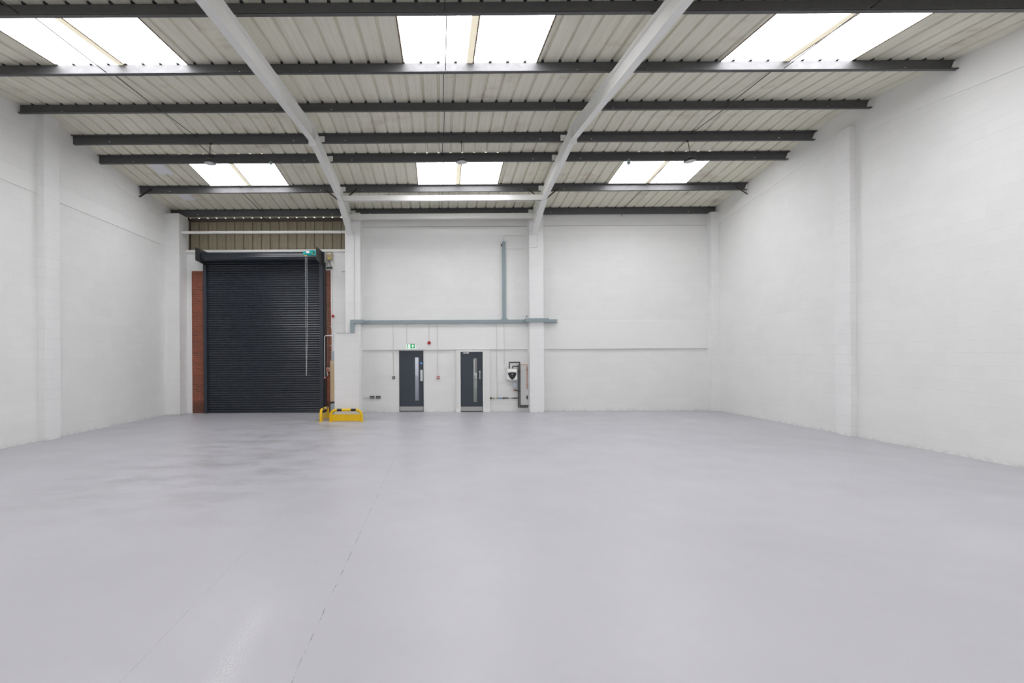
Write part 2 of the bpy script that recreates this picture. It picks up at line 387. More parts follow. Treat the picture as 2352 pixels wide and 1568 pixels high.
# shutter bay
BL0, BL1 = at(441, 780, 16.6)[0], at(470, 780, 16.6)[0]
BR0, BR1 = at(742, 780, 16.6)[0], at(761.5, 780, 16.6)[0]
zbt = at(455, 622.5, 16.6)[2]; zw = 5.31
mb = MB()
mb.box((XL, YB, 0), (BL0, YB + .3, zbt)); mb.box((BR1, YB, 0), (-3.0, YB + .3, zbt)); mb.box((XL, YB, zbt), (-3.0, CLAD + .05, zw))
mb.obj('blockwork', M['block'], wb)
for a, b in ((BL0, BL1), (BR0, BR1)): box('brick_panel', (a, YB + .006, 0), (b, YB + .3, zbt), M['brick'], wb)
box('sill_rail', (XL + .4, YB - .06, zw), (-3.0, YB + .22, zw + .085), M['steel_white'], wb, .006)
box('reveal', (XL, YB, zw + .085), (-8.37, YB + .10, ZT), M['plaster'], wb)
box('reveal', (XL, YB + .10, zw), (-8.56, CLAD + .05, ZT), M['plaster'], wb)
box('reveal', (-3.0, YB + .201, zw), (-2.9, CLAD + .05, ZT), M['plaster'], wb)
box('sill', (-8.56, YB + .2, zw - .01), (-3.0, CLAD + .05, zw + .05), M['plaster'], wb)
box('backing', (BL1 - .02, YB + .22, 0), (BR0 + .02, YB + .3, zbt), M['black'], wb)
# cladding sheet
P = .305; RX0 = -.338 + .037
def profile(x0, x1, up, base=.060, top=.030):
    """trapezoid profile points (x, h) between x0 and x1, ribs every P"""
    pts = [(x0, 0)]; k = math.ceil((x0 - RX0 + base) / P)
    while RX0 + k * P + base / 2 < x1:
        c = RX0 + k * P
        if c - base / 2 > x0:
            pts += [(c - P / 2, 0), (c - P / 2 + .012, up * .10), (c - P / 2 + .024, 0)] if c - P / 2 > x0 + .02 else []
            pts += [(c - base / 2, 0), (c - top / 2, up), (c + top / 2, up), (c + base / 2, 0)]
        k += 1
    return pts + [(x1, 0)]
pr = profile(-8.56, -2.9, .05, .05, .03)
MB().loft([[(x, CLAD + h, z) for x, h in pr] for z in (zw + .03, zroof(CLAD) - .002)], cap=False, closed=False).obj('cladding', M['clad'], wb, solid=.002)
box('cladding_trim', (-8.56, CLAD - .03, zroof(CLAD) - .12), (-3.0, CLAD - .002, zroof(CLAD) - .001), flat('purple_brown_trim', (.13, .10, .085), .7, var=.2), wb)
box('jamb_edge', (-8.56, CLAD - .04, zw + .085), (-8.53, CLAD, zroof(CLAD) - .02), M['rust'], wb)
MB().prism([(-8.70, 16.72, zroof(16.72) - .005), (-8.70, CLAD, zroof(CLAD) - .005), (-8.70, CLAD, zroof(CLAD) - .09), (-8.70, 16.72, zroof(16.72) - .05)], (.19, 0, 0)).obj('decayed_packer', M['rust'], wb)

# corner columns of blockwork
t = tag(MB().box((XL, 16.12, 0), (-8.37, YB, zpur(16.4) - .01)).obj('block_pillar', M['block2'], None, .004), 'white painted block pillar in the corner between the left wall and the roller shutter', 'pillar', 'white block pillars')
t = tag(MB().box((8.86, 16.30, 0), (XR, YB, zpur(16.4) - .01)).obj('block_pillar', M['block2'], None, .004), 'slim white block pillar in the right-hand corner of the back wall', 'pillar', 'white block pillars')
t = tag(MB().box((PX1[0], PF, 0), (PX1[1], YB, zpur(16.4) - .01)).obj('block_pillar', M['block2'], None, .004), 'white block pillar on the back wall behind the yellow barriers, right of the shutter', 'pillar', 'white block pillars')
t = tag(MB().box((PX2[0], PF, 0), (PX2[1], YB, zpur(16.4) - .01)).obj('block_pillar', M['block2'], None, .004), 'white block pillar on the back wall just right of the copper and black pipework', 'pillar', 'white block pillars')
t = tag(MB().box((XL, 11.0, 0), (XL + .16, 11.45, zroof(11.45) - .01)).obj('block_pillar', M['block2'], None, .004), 'tall white block pillar halfway along the left wall reaching the roof', 'pillar', 'white block pillars')
ptop = at(1950, 290, 10.95)[2]
mb = MB(); mb.box((XR - .13, 10.94, 0), (XR, 11.36, ptop)); 
t = tag(mb.obj('block_pillar', M['block2'], None, .004), 'white block pillar on the right wall that stops short of the roof', 'pillar', 'white block pillars')

# freestanding block stub
sx0, sx1 = at(768, 850, 14.35)[0], at(823.8, 850, 14.35)[0]; sz = at(800, 766, 14.35)[2]
st = thing('block_pier', 'chest-wide freestanding white block pier with timber trim behind the yellow barriers', 'pier')
box('blockwork', (sx0, 14.35, 0), (sx1, 14.74, sz - .03), M['block2'], st)
box('capping', (sx0 - .01, 14.34, sz - .03), (sx1 + .012, 14.75, sz), M['white'], st, .004)
box('corner_trim', (sx1 - .012, 14.335, 0), (sx1 + .012, 14.75, sz - .03), M['white'], st, .004)
for a, b in ((774, 787), (790, 803)):
    tag(box('metal_plate', (at(a, 763, 14.55)[0], 14.45, sz + .001), (at(b, 763, 14.55)[0], 14.7, sz + .028), M['grey'], None, .003),
        'thin grey metal plate on the block pier, ' + ('the left one' if a < 780 else 'beside the trunking drop'), 'plate', 'grey plates on the block pier')

# ------------------------------------------------------------ roof
ce = struct(empty('ceiling'))
SKX = [(-6.72, -4.40), (-.61, 1.74), (4.97, 7.29)]
RISE = .040
def sheet(x0, x1, y0, y1, mat, parent, name='roof_sheet'):
    pr = profile(x0, x1, RISE)
    return MB().loft([[(x, y, zroof(y) + h) for x, h in pr] for y in (y0, y1)], cap=False, closed=False).obj(name, mat, parent, solid=.002)
P0 = [-3.5, -1.75, 0.0, 1.75, 3.5, 5.25]
ROWS = [(PUR[0] + .12, PUR[1] + .04), (PUR[4] + .045, PUR[5] + .04)]
BACKROWS = [(1.75, 3.5)]
ends = [YF, *sum([list(r) for r in sorted(BACKROWS)], []), *ROWS[0], YR, *ROWS[1], CLAD + .01]
for i in range(len(ends) - 1):
    y0, y1 = ends[i], ends[i + 1]
    if (y0, y1) in ROWS + BACKROWS:
        xs = [XL, SKX[0][0], SKX[0][1], SKX[1][0], SKX[1][1], SKX[2][0], SKX[2][1], XR]
        for k in range(0, 8, 2): sheet(xs[k], xs[k + 1], y0, y1, M['roof'], ce)
    else: sheet(XL, XR, y0, y1, M['roof'], ce)
MB().prism([(XL, YR - .14, zroof(YR) + .045), (XL, YR, zroof(YR) + .07), (XL, YR + .14, zroof(YR) + .045), (XL, YR, zroof(YR) + .08)], (XR - XL, 0, 0)).obj('ridge_cap', M['roof'], ce)
wn = 1
for y0, y1 in ROWS + BACKROWS:
    for x0, x1 in SKX:
        r = struct(empty('window_%d' % wn)); wn += 1; xm = (x0 + x1) / 2
        for a, b in ((x0, xm), (xm, x1)): sheet(a, b, y0, y1, M['glow'], r, 'rooflight_sheet')
        MB().prism([(xm - .06, y0 + .01, zroof(y0 + .01) - .003), (xm + .05, y0 + .01, zroof(y0 + .01) - .003), (xm + .05, y0 + .01, zroof(y0 + .01) - .011), (xm - .06, y0 + .01, zroof(y0 + .01) - .011)],
                   (0, y1 - y0 - .02, zroof(y1 - .01) - zroof(y0 + .01))).obj('lap_joint', M['lap'], r)
        MB().prism([(xm + .042, y0 + .01, zroof(y0 + .01) - .012), (xm + .062, y0 + .01, zroof(y0 + .01) - .012), (xm + .062, y0 + .01, zroof(y0 + .01) - .016), (xm + .042, y0 + .01, zroof(y0 + .01) - .016)],
                   (0, y1 - y0 - .02, zroof(y1 - .01) - zroof(y0 + .01))).obj('grime_line', M['grime'], r)
        for xe in (x0, x1): MB().prism([(xe - .012, y0 + .01, zroof(y0 + .01) - .002), (xe + .012, y0 + .01, zroof(y0 + .01) - .002), (xe + .012, y0 + .01, zroof(y0 + .01) - .006), (xe - .012, y0 + .01, zroof(y0 + .01) - .006)],
                   (0, y1 - y0 - .02, zroof(y1 - .01) - zroof(y0 + .01))).obj('edge_seal', M['grime'], r)
# pale repair sheets near the left wall
for (a, b, c, d), l in (((262, 315, 14.0, 13.35), 'larger white repair sheet under the roof by the left wall, higher up the slope'),
                        ((352, 398, 15.7, 15.25), 'small white repair sheet under the roof near the shutter, lower down the slope')):
    xa = -7.80 if d < 14 else -7.98; wd = .40
    MBp = MB().prism([(xa, d, zroof(d) - .004), (xa + wd, d, zroof(d) - .004), (xa + wd, d, zroof(d) - .012), (xa, d, zroof(d) - .012)], (0, c - d, zroof(c) - zroof(d)))
    tag(MBp.obj('repair_sheet', M['patch']), l, 'sheet', 'white repair sheets under the roof')

# ------------------------------------------------------------ purlins
PL = ['nearest the camera at the top edge of the photo', 'shining under the three large rooflights', 'between the large rooflights and the ridge',
      'just beyond the ridge, the high bay lamps hang from it', 'along the near edge of the far rooflights', 'shining below the far rooflights, with braces', 'lowest and farthest, at the head of the back wall']
for i, y in enumerate(PUR):
    p = thing('steel_purlin', 'dark steel roof purlin ' + PL[i], 'purlin', 'dark steel roof purlins')
    s = 1 if i < 3 else -1                          # the top flange points up the slope
    z0 = zpur(y); t_, fl, lip = .004, .070, .018
    # Z section, y to z
    out = [(y - s * fl, z0 + lip), (y - s * fl, z0), (y + t_ / 2, z0), (y + t_ / 2, z0 + PH - t_), (y + s * fl, z0 + PH - t_), (y + s * fl, z0 + PH - lip)]
    def sec(yy, zz): return (XL + .01, yy, zz)
    mb = MB()
    mb.box((XL + .01, y - t_ / 2, z0), (XR - .01, y + t_ / 2, z0 + PH))
    mb.box((XL + .01, y, z0), (XR - .01, y - s * fl, z0 + t_)); mb.box((XL + .01, y - s * fl, z0), (XR - .01, y - s * (fl - t_), z0 + lip))
    mb.box((XL + .01, y, z0 + PH - t_), (XR - .01, y + s * fl, z0 + PH)); mb.box((XL + .01, y + s * fl, z0 + PH), (XR - .01, y + s * (fl - t_), z0 + PH - lip))
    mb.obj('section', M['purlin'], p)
    # black blocks imitate the shade in the rib voids, one per rib
    k = math.ceil((XL - RX0 + .1) / P); first = None
    while RX0 + k * P < XR - .1:
        c = RX0 + k * P; k += 1
        if i == 4 and any(a < c < b for a, b in SKX): continue
        if first is None:
            zz = zpur(y) + PH
            first = MB().prism([(-.026, y - .035, zz + .002), (.026, y - .035, zz + .002), (.013, y - .035, zz + .030), (-.013, y - .035, zz + .030)], (0, .06, 0)).obj('rib_void_shade', M['void_shade'], p)
            first.location.x = c
        else:
            o = first.copy(); C.objects.link(o); o.parent = p; o.location.x = c
    for xr in XRF:
        for dx in (-.62, .62): MB().lathe((xr + dx, y - .003, z0 + .05), [(.001, 0), (.012, 0), (.012, .008), (.001, .008)], 'y', 8).obj('bolt', M['bolt'], p)
    for x in (XL + .9, XR - .9): MB().lathe((x, y - .003, z0 + .05), [(.001, 0), (.012, 0), (.012, .008), (.001, .008)], 'y', 8).obj('bolt', M['bolt'], p)
    if 0 < i < 6:
        MB().prism([(XR - .10, y - .03, z0 + .02), (XR - .012, y - .03, z0 + .02), (XR - .012, y - .03, z0 + PH - .03), (XR - .05, y - .03, z0 + PH - .03)], (0, .02, 0)).obj('end_cleat', M['steel_white'], p)

# sag rods in every bay
names = ['left', 'middle', 'right']
RY = [5.25] + PUR
for b, xm in enumerate((-5.86, .10, 6.05)):
    for k in range(len(RY) - 1):
        ya, yb = RY[k], RY[k + 1]
        up = yb < YR + .3
        za = zpur(ya) + (.15 if up else .06); zb = zpur(yb) + (.055 if up else .15)
        if not up: za, zb = zpur(ya) + .055, zpur(yb) + .15
        xx = xm + (.03 if k % 2 else 0)
        tag(MB().tube([(xx, ya + .004, za), (xx, yb - .004, zb)], .0075, 8).obj('sag_rod', M['rod']),
            'thin black sag rod in the %s roof bay, %s' % (names[b], ['nearest the camera', 'crossing the large rooflight', 'in the second purlin gap', 'passing over the ridge', 'above the hanging lamp', 'crossing the far rooflight', 'in the farthest purlin gap'][k]), 'rod', 'black sag rods under the roof')
for b, xm in enumerate((-5.86, 6.05)):
    tag(MB().tube([(xm, 16.49, zpur(16.49) + .05), (xm, 16.58 if b else 17.16, zpur(16.6) - .05 if b else zpur(17.16) + .02)], .0075, 8).obj('sag_rod', M['rod']),
        'short stub of black rod behind the farthest purlin in the %s bay' % ('left' if b == 0 else 'right'), 'rod', 'black sag rods under the roof')

# ------------------------------------------------------------ portal rafters
def rafter(xc, label, side):
    r = thing('steel_rafter', label, 'rafter', 'cream portal rafters')
    w2, tf = .067, .012
    YS, YH, YE = -4.9, 14.55, PF - .01
    for (ya, yb, nm) in ((YS, YR - .012, 'beam'), (YR + .012, YE, 'beam')):
        mb = MB()
        for dz, a, b in ((0, -w2, w2), (RD - tf, -w2, w2)):
            mb.prism([(xc + a, ya, zraf(ya) + dz), (xc + b, ya, zraf(ya) + dz), (xc + b, ya, zraf(ya) + dz + tf), (xc + a, ya, zraf(ya) + dz + tf)], (0, yb - ya, zraf(yb) - zraf(ya)))
        mb.prism([(xc - .004, ya, zraf(ya) + tf), (xc + .004, ya, zraf(ya) + tf), (xc + .004, ya, zraf(ya) + RD - tf), (xc - .004, ya, zraf(ya) + RD - tf)], (0, yb - ya, zraf(yb) - zraf(ya)))
        mb.obj(nm, M['steel_white'], r)
    # haunch under the far end
    zh = 5.77; mb = MB(); hw = .086
    za = zraf(YH) - .004
    mb.prism([(xc - .004, YH + .05, zraf(YH)), (xc - .004, YE, zraf(YE)), (xc - .004, YE, zh), (xc - .004, YH, za)], (.008, 0, 0))
    mb.prism([(xc - hw, YH, za - .012), (xc + hw, YH, za - .012), (xc + hw, YH, za), (xc - hw, YH, za)], (0, YE - YH, zh - za))
    mb.obj('haunch', M['steel_white'], r)
    # apex end plates
    mb = MB()
    mb.box((xc - .085, YR - .012, zraf(YR) - .10), (xc + .085, YR + .012, zraf(YR) + RD - .01))
    mb.obj('apex_plate', M['steel_white'], r, .003)
    for sx in (-1, 1):
        for hz in (-.055, .07, .20): MB().lathe((xc + sx * .045, YR - .012, zraf(YR) + hz), [(.001, 0), (.014, 0), (.014, .012), (.001, .012)], 'y', 6).obj('bolt', M['steel_white'], r)
    for y in PUR:
        a, b = sorted((xc, xc + (w2 + .06) * side)); cy = y - .016 if y > YR else y + .006
        MB().prism([(a, cy, zpur(y)), (b, cy, zpur(y) + .02), (b, cy, zpur(y) + .15), (a, cy, zpur(y) + .15)], (0, .010, 0)).obj('cleat', M['steel_white'], r)
        box('seat', (xc - .05, y - .05, zpur(y) - .016), (xc + .05, y + .05, zpur(y) - .001), M['steel_white'], r)
    return r
rafter(XRF[0], 'cream painted steel rafter with bolted apex joint, the left of two, ending beside the shutter', 1)
rafter(XRF[1], 'cream steel rafter with bolted apex joint, right of two, ending above the pipework pillar', -1)
# tie beams between the frames
x0, x1 = XRF[0] + .006, XRF[1] - .006
def channel(name, y, z0, z1, lip, label, xa, xb):
    mb = MB(); mb.box((xa, y, z0), (xb, y + .008, z1)); mb.box((xa, y - lip, z0), (xb, y + .07, z0 + .008)); mb.box((xa, y - .004, z1 - .008), (xb, y + .07, z1))
    return tag(mb.obj(name, M['steel_white']), label, 'beam', 'cream beams between the rafters')
channel('tie_beam', 14.70, 6.392, 6.56, .0, 'cream steel beam crossing the roof between the rafters, the upper and nearer of two', x0, x1)
channel('tie_beam', 16.02, 6.235, 6.40, .035, 'cream steel channel beam at eaves level between the rafters, the lower of two', x0, x1)
tp = at(416, 533.5, 16.3)
tag(MB().tube([(-8.37, 16.3, at(416, 534, 16.3)[2]), (PX1[0], 16.3, at(793, 532.5, 16.3)[2] + .0)], .047, 16).obj('tie_tube', M['steel_white'], None, smooth=True),
    'white round steel tube spanning above the roller shutter in front of the brown cladding', 'tube')

# fly braces
def brace(p, q, label):
    p, q = Vector(p), Vector(q); d = (q - p); a = d.normalized(); n = Vector((0, 1, 0)); u = a.cross(n).normalized()
    mb = MB(); w_ = .034
    mb.prism([p - u * w_ / 2, p + u * w_ / 2, p + u * w_ / 2 + n * .005, p - u * w_ / 2 + n * .005], d)
    mb.prism([p - u * w_ / 2, p - u * (w_ / 2 - .005), p - u * (w_ / 2 - .005) - n * .03, p - u * w_ / 2 - n * .03], d)
    tag(mb.obj('fly_brace', M['brace']), label, 'brace', 'dark braces below the purlin')
yb = PUR[5] - .02
for k, xc in enumerate(XRF):
    nm = ('left', 'right')[k]
    for s, sn in ((-1, 'left'), (1, 'right')):
        brace((xc + s * .46, yb, zpur(yb) + .07), (xc + s * .012, yb, zraf(yb) + .03), 'short dark steel brace on the %s side of the %s rafter' % (sn, nm))
brace((XL + .38, yb, zpur(yb) + .10), (XL + .02, yb, zpur(yb) - .12), 'short dark steel brace from the purlin to the left wall')
brace((XR - .36, yb, zpur(yb) + .08), (XR - .02, yb, zpur(yb) - .14), 'short dark steel brace from the purlin to the right wall')

# ------------------------------------------------------------ high bay lamps
def lamp(px, py, label, lean):
    c = at(px, py, 12.02); t = thing('high_bay_lamp', label, 'lamp', 'round high bay lamps')
    zt = zpur(12.08)
    lx = Vector((0, 0, 0))
    MB().lathe(lx + Vector((0, 0, 0)), [(.001, -.012), (.125, -.012), (.142, -.006), (.146, .008), (.138, .022), (.09, .034), (.05, .042), (.048, .075), (.03, .085), (.001, .085)], 'z', 36).obj('housing', M['black'], t, smooth=True)
    d = MB().lathe((0, 0, -.010), [(.001, -.006), (.05, -.006), (.052, -.003), (.118, -.006), (.124, 0), (.001, 0)], 'z', 36).obj('lens', M['lens'], t, smooth=True)
    MB().lathe((0, 0, -.016), [(.001, -.012), (.018, -.010), (.022, 0), (.001, 0)], 'z', 20).obj('sensor', M['plastic'], t, smooth=True)
    mb = MB(); mb.tube(arc((0, 0, .085), .03, 0, PI, (1, 0, 0), (0, 0, 1)), .005, 8); mb.obj('eye_bolt', M['chrome'], t)
    # chain: alternating links
    mb = MB(); top = zt - c[2]; n = int((top - .11) / .035)
    dx = 12.08 - 12.02
    for i in range(n + 1):
        z = .115 + i * (top - .115) / n; k = i / n
        e = Vector((1, 0, 0)) if i % 2 else Vector((0, 1, 0))
        mb.tube(arc((lean * math.sin(k * 3) * .02, dx * k, z), .011, 0, 2 * PI, e, (0, 0, 1.9), 10), .0035, 6)
    mb.obj('chain', M['rod'], t)
    cab = [Vector((.03, 0, .08)), Vector((.05, .0, .12)), Vector((.008, .02, .2)), Vector((.012, .03, .32)), Vector((lean * .02, .05, top))]
    MB().tube(bend(cab, .03), .0045, 6).obj('cable', M['black'], t)
    MB().box((-.02, dx - .02, top - .03), (.02, dx + .02, top + .004)).obj('hook_plate', M['rod'], t)
    t.location = c
    return t
lamp(482, 374, 'round black high bay lamp hanging in front of the far left rooflight', -1)
lamp(1060.5, 371.5, 'round black high bay lamp on a chain in front of the far middle rooflight', 0)
l3 = lamp(1585, 369.5, 'round black high bay lamp tilted slightly in front of the far right rooflight', 1)
l3.rotation_euler = (0, math.radians(-4), 0)
for px, nm in ((622, 'left'), (1444, 'right')):
    t = thing('motion_sensor', 'small grey motion sensor under the purlin at the far %s rooflight' % nm, 'sensor', 'grey motion sensors under the roof'); c = at(px, 374, 12.98)
    MB().lathe((0, 0, 0), [(.001, -.045), (.025, -.04), (.045, -.01), (.047, .02), (.04, .025), (.001, .025)], 'z', 20).obj('dome', M['grey'], t, smooth=True)
    MB().box((-.02, -.02, .02), (.02, .02, zpur(12.98) - c[2] + .02)).obj('bracket', M['grey'], t)
    t.location = c

# ------------------------------------------------------------ roller shutter
sh = thing('roller_shutter', 'tall dark anthracite roller shutter door, fully closed, between brick panels', 'shutter')
cx0, cx1 = at(475, 780, 16.56)[0], at(736, 780, 16.56)[0]
ztop = 5.0; pitch = .0765; ring = []
z = .04; prof = []
while z < ztop:
    for q in range(7):
        a = q / 6; prof.append((16.575 - .017 * math.sin(PI * a) ** .8, z + a * (pitch - .012)))
    prof.append((16.582, z + pitch - .008)); prof.append((16.582, z + pitch - .003)); z += pitch
MB().loft([[(x, y, zz) for y, zz in prof] for x in (cx0 + .01, cx1 - .01)], cap=False, closed=False).obj('curtain', M['shutter'], sh, solid=.002)
box('bottom_rail', (cx0 + .01, 16.545, .004), (cx1 - .01, 16.595, .05), M['shutter'], sh, .006)
for a, b, dk in ((at(467.5, 780, 16.5)[0], cx0 + .02, -1), (cx1 - .02, at(742.5, 780, 16.5)[0], 1)):
    mb = MB(); mb.box((a, 16.49, 0), (b, 16.60, 4.92)); mb.obj('guide_rail', M['guide'], sh, .003)
    e = (a - .03, a) if dk < 0 else (b, b + .075)
    box('guide_dark_strip', (e[0], 16.555, 0), (e[1], 16.60, 4.95), M['black'], sh)  # black strip set back along the outer edge of each guide
xpl, xpr = at(449, 586, 15.78)[0], -3.872
for x in (xpl, xpr):
    mb = MB()
    mb.prism([(x - .006, 15.77, 4.905), (x - .006, 16.58, 4.86), (x - .006, 16.58, 5.33), (x - .006, 15.77, 5.31)], (.012, 0, 0))
    s = 1 if x < -5 else 1
    mb.box((x - .006, 16.57, 4.80), (x + .07 * (1 if x > -5 else -1), 16.60, 5.33))
    pl = mb.obj('end_plate', M['plate'], sh)
    if x > -5:
        for hy, hz in ((15.92, 5.12), (16.02, 5.02), (16.08, 5.20), (16.18, 4.99), (16.22, 5.14), (15.95, 4.99)): MB().lathe((x - .007, hy, hz), [(.001, 0), (.012, 0), (.012, -.008), (.001, -.008)], 'x', 8).obj('bolt', M['black'], pl)
mb = MB(); cz, cy = 5.085, 16.20
n = 40; rg = []
for j in range(n):
    q = 2 * PI * j / n; rr = .132 + .005 * math.cos(q * 13); rg.append((cy + rr * math.cos(q), cz + rr * math.sin(q)))
MB().loft([[(x, y, z) for y, z in rg] for x in (xpl + .03, xpr - .03)]).obj('coil', M['shutter'], sh)
MB().tube([(xpl + .005, cy, cz), (xpr - .005, cy, cz)], .05, 14).obj('barrel', M['guide'], sh)
MB().prism([(xpl + .03, 16.31, 5.07), (xpl + .03, 16.55, 4.96), (xpl + .03, 16.58, 4.99), (xpl + .03, 16.33, 5.12)], (xpr - xpl - .06, 0, 0)).obj('curtain_feed', M['shutter'], sh)
# drive motor
mt = thing('m', 'x', 'x'); 
for k in ('label', 'category'): del mt[k]
mt.name = 'drive_motor'; mt.parent = sh
my = 15.86; mz = at(712, 581, my)[2]; mx0, mx1 = at(697, 581, my)[0], at(726, 581, my)[0]
mc = Vector((0, my, mz))
MB().lathe((mx0 + .07, my, mz), [(.001, 0), (.062, 0), (.078, .015), (.082, .06), (.086, .07), (.086, .25), (.078, .262), (.06, .27), (.001, .27)], 'x', 28).obj('motor_body', M['teal'], mt, smooth=True)
MB().box((mx0, my - .06, mz - .07), (mx0 + .11, my + .06, mz + .05)).obj('gear_case', M['teal'], mt, .015)
box('motor_label', (mx0 + .11, my - .092, mz - .02), (mx0 + .21, my - .085, mz + .055), M['plastic'], mt, .002)
box('motor_tag', (mx0 + .28, my - .092, mz - .06), (mx0 + .34, my - .083, mz - .035), M['yellow2'], mt, .002)
MB().lathe((mx0 + .33, my, mz), [(.001, 0), (.075, 0), (.075, .03), (.001, .03)], 'x', 24).obj('coupling', M['black'], mt)
MB().box((mx0 + .03, my - .05, mz - .10), (mx0 + .12, my + .0, mz - .065)).obj('chain_guide', M['brass'], mt, .004)
box('mounting', (mx1 - .06, my - .06, mz - .08), (xpr + .0, my + .06, mz + .07), M['teal'], mt, .008)
ch = MB()
zc = at(704, 861, my - .03)[2]
def strand(xt, xb):
    L = (mz - .09) - zc; n = int(L / .030)
    for i in range(n + 1):
        k = i / n; z = (mz - .09) - L * k; x = xt + (xb - xt) * k ** 3
        e = Vector((1, 0, 0)) if i % 2 else Vector((0, 1, 0))
        ch.tube(arc((x, my - .03, z), .0075, 0, 2 * PI, e, (0, 0, 2.0), 8), .0032, 5)
strand(at(702, 590, my)[0], at(704, 861, my)[0]); strand(at(705.6, 590, my)[0], at(704.6, 861, my)[0])
ch.obj('hand_chain', M['alu'], sh)

# ------------------------------------------------------------ fittings right of the shutter
YW = YB
def wpt(px, py, off=0.0): return at(px, py, YW - off)
# beige control box
c = thing('control_box', 'beige electric shutter control box high beside the shutter hood', 'box')
a, b = wpt(750.8, 598, .02), wpt(763.5, 580, .02)
MB().box((a[0], YW - .11, a[2]), (b[0], YW - .001, b[2])).obj('case', M['beige'], c, .018)
box('nameplate', (a[0] + .04, YW - .115, b[2] - .06), (b[0] - .05, YW - .109, b[2] - .035), M['plastic'], c)
MB().lathe(((a[0] + b[0]) / 2, YW - .108, a[2] + .055), [(.001, 0), (.032, 0), (.032, .006), (.001, .006)], 'y', 18).obj('warning_sticker', M['yellow2'], c)
def cable(name, pts, r, mat, label, cat='cable', group=None, y=.03, rb=.05):
    return tag(MB().tube(bend([wpt(px, py, y if len(q) == 0 else q[0]) for px, py, *q in pts], rb), r, 8).obj(name, mat, None, smooth=True), label, cat, group)
cable('cable', [(741, 605), (746, 606), (749.5, 602), (751, 598.5)], .008, M['black'], 'black cable sagging from the shutter end plate to the control box', y=.06)
cable('cable', [(756.5, 599), (758, 608), (760, 613), (763, 613.5), (762, 616), (757, 617.5)], .009, M['black'], 'black cable dropping from the control box into a loop', y=.05, rb=.03)
cable('cable', [(754, 599), (752.5, 606), (750.5, 610), (750.5, 618)], .007, M['brace'], 'brown cable hanging below the control box to the brickwork', y=.05)
# coiled loop of spare cable
mb = MB()
cc = wpt(756, 615.5, .06)
for k in range(3): mb.tube(arc(cc + Vector((.01 * k, -.01 * k, -.006 * k)), .085 - .012 * k, 0, 2 * PI, (1, 0, 0), (0, -.3, .28), 16), .009, 6)
tag(mb.obj('cable_coil', M['black']), 'small coil of spare black cable resting on top of the right brick panel', 'cable')
for px, nm in ((751.6, 'left'), (754.6, 'right')):
    mb = MB(); p0, p1 = wpt(px, 622, .018), wpt(px + 1.4, 843, .018)
    mb.tube([(p0[0], YW - .018, p0[2]), (p0[0], YW - .018, p1[2])], .009, 8); o = thing('conduit', 'thin grey conduit on the right brick panel, the %s one of the pair' % nm, 'conduit', 'grey conduits on the brick')
    mb.obj('tube', flat('weathered_grey_' + nm, (.22, .17, .15), .5), o)
    for py in (655, 700, 753, 800): z = wpt(px, py)[2]; box('clip', (p0[0] - .014, YW - .03, z), (p0[0] + .014, YW + .004, z + .02), M['brace'], o)
# emergency stop + chain keep + call point
c = thing('stop_button', 'cream box with red push button on the brick beside the shutter', 'button'); a, b = wpt(750.5, 852.5), wpt(757.8, 844)
MB().box((a[0], YW - .055, a[2]), (b[0], YW + .006, b[2])).obj('box', M['cream'], c, .006); m_ = ((a[0] + b[0]) / 2, YW - .055, (a[2] + b[2]) / 2)
MB().lathe(m_, [(.001, 0), (.018, 0), (.018, .012), (.034, .018), (.034, .032), (.001, .036)], 'y', 22).obj('mushroom_button', M['red'], c, smooth=True)
c = thing('chain_keep', 'white plastic chain keep on the brick below the red push button', 'bracket'); a, b = wpt(748, 864), wpt(753.2, 853.5)
w_ = b[0] - a[0]; mb = MB()
zz = a[2]; hh = b[2] - a[2]
mb.box((a[0], YW - .03, zz), (a[0] + .018, YW + .006, zz + hh * .75)); mb.box((b[0] - .018, YW - .03, zz), (b[0], YW + .006, zz + hh * .75)); mb.box((a[0], YW - .03, zz), (b[0], YW + .006, zz + .02))
mb.prism([(a[0], YW - .03, zz + hh * .72), (b[0], YW - .03, zz + hh * .72), ((a[0] + b[0]) / 2 + .015, YW - .03, zz + hh), ((a[0] + b[0]) / 2 - .015, YW - .03, zz + hh)], (0, .036, 0))
mb.obj('frame', M['plastic'], c)
c = thing('white_pipe', 'bent white conduit pipe running down the brick to a red call point', 'pipe')
p = [wpt(764, 770.5, .03), wpt(745.6, 771, .03), wpt(745.9, 865, .03)]; p[2][0] = p[1][0] = wpt(745.8, 820, .03)[0]
p[0][1] = p[1][1] = p[2][1] = YW - .035
p[1][2] = p[0][2]
MB().tube(bend(p, .07), .0165, 12).obj('tube', M['plastic'], c, smooth=True)
MB().lathe((wpt(760, 770)[0], YW - .035, p[0][2]), [(.001, -.03), (.02, -.03), (.03, 0), (.03, .03), (.02, .04), (.001, .04)], 'x', 14).obj('coupling', M['plastic'], c, smooth=True)
for py in (779, 811, 842): z = wpt(745, py)[2]; box('saddle_clip', (p[2][0] - .03, YW - .03, z - .01), (p[2][0] + .03, YW + .006, z + .01), M['plastic'], c, .003)
def callpoint(px, py, off, label, s=.085, brickoff=0):
    c = thing('fire_call_point', label, 'call point', 'red fire call points'); m_ = wpt(px, py, 0)
    MB().box((m_[0] - s / 2, YW - .05, m_[2] - s / 2), (m_[0] + s / 2, YW + brickoff, m_[2] + s / 2)).obj('housing', M['red'], c, .008)
    box('glass_plate', (m_[0] - s * .36, YW - .054, m_[2] - s * .12), (m_[0] + s * .36, YW - .048, m_[2] + s * .22), M['plastic'], c)
    box('mark', (m_[0] - s * .07, YW - .056, m_[2] - s * .02), (m_[0] + s * .07, YW - .053, m_[2] + s * .12), M['black'], c)
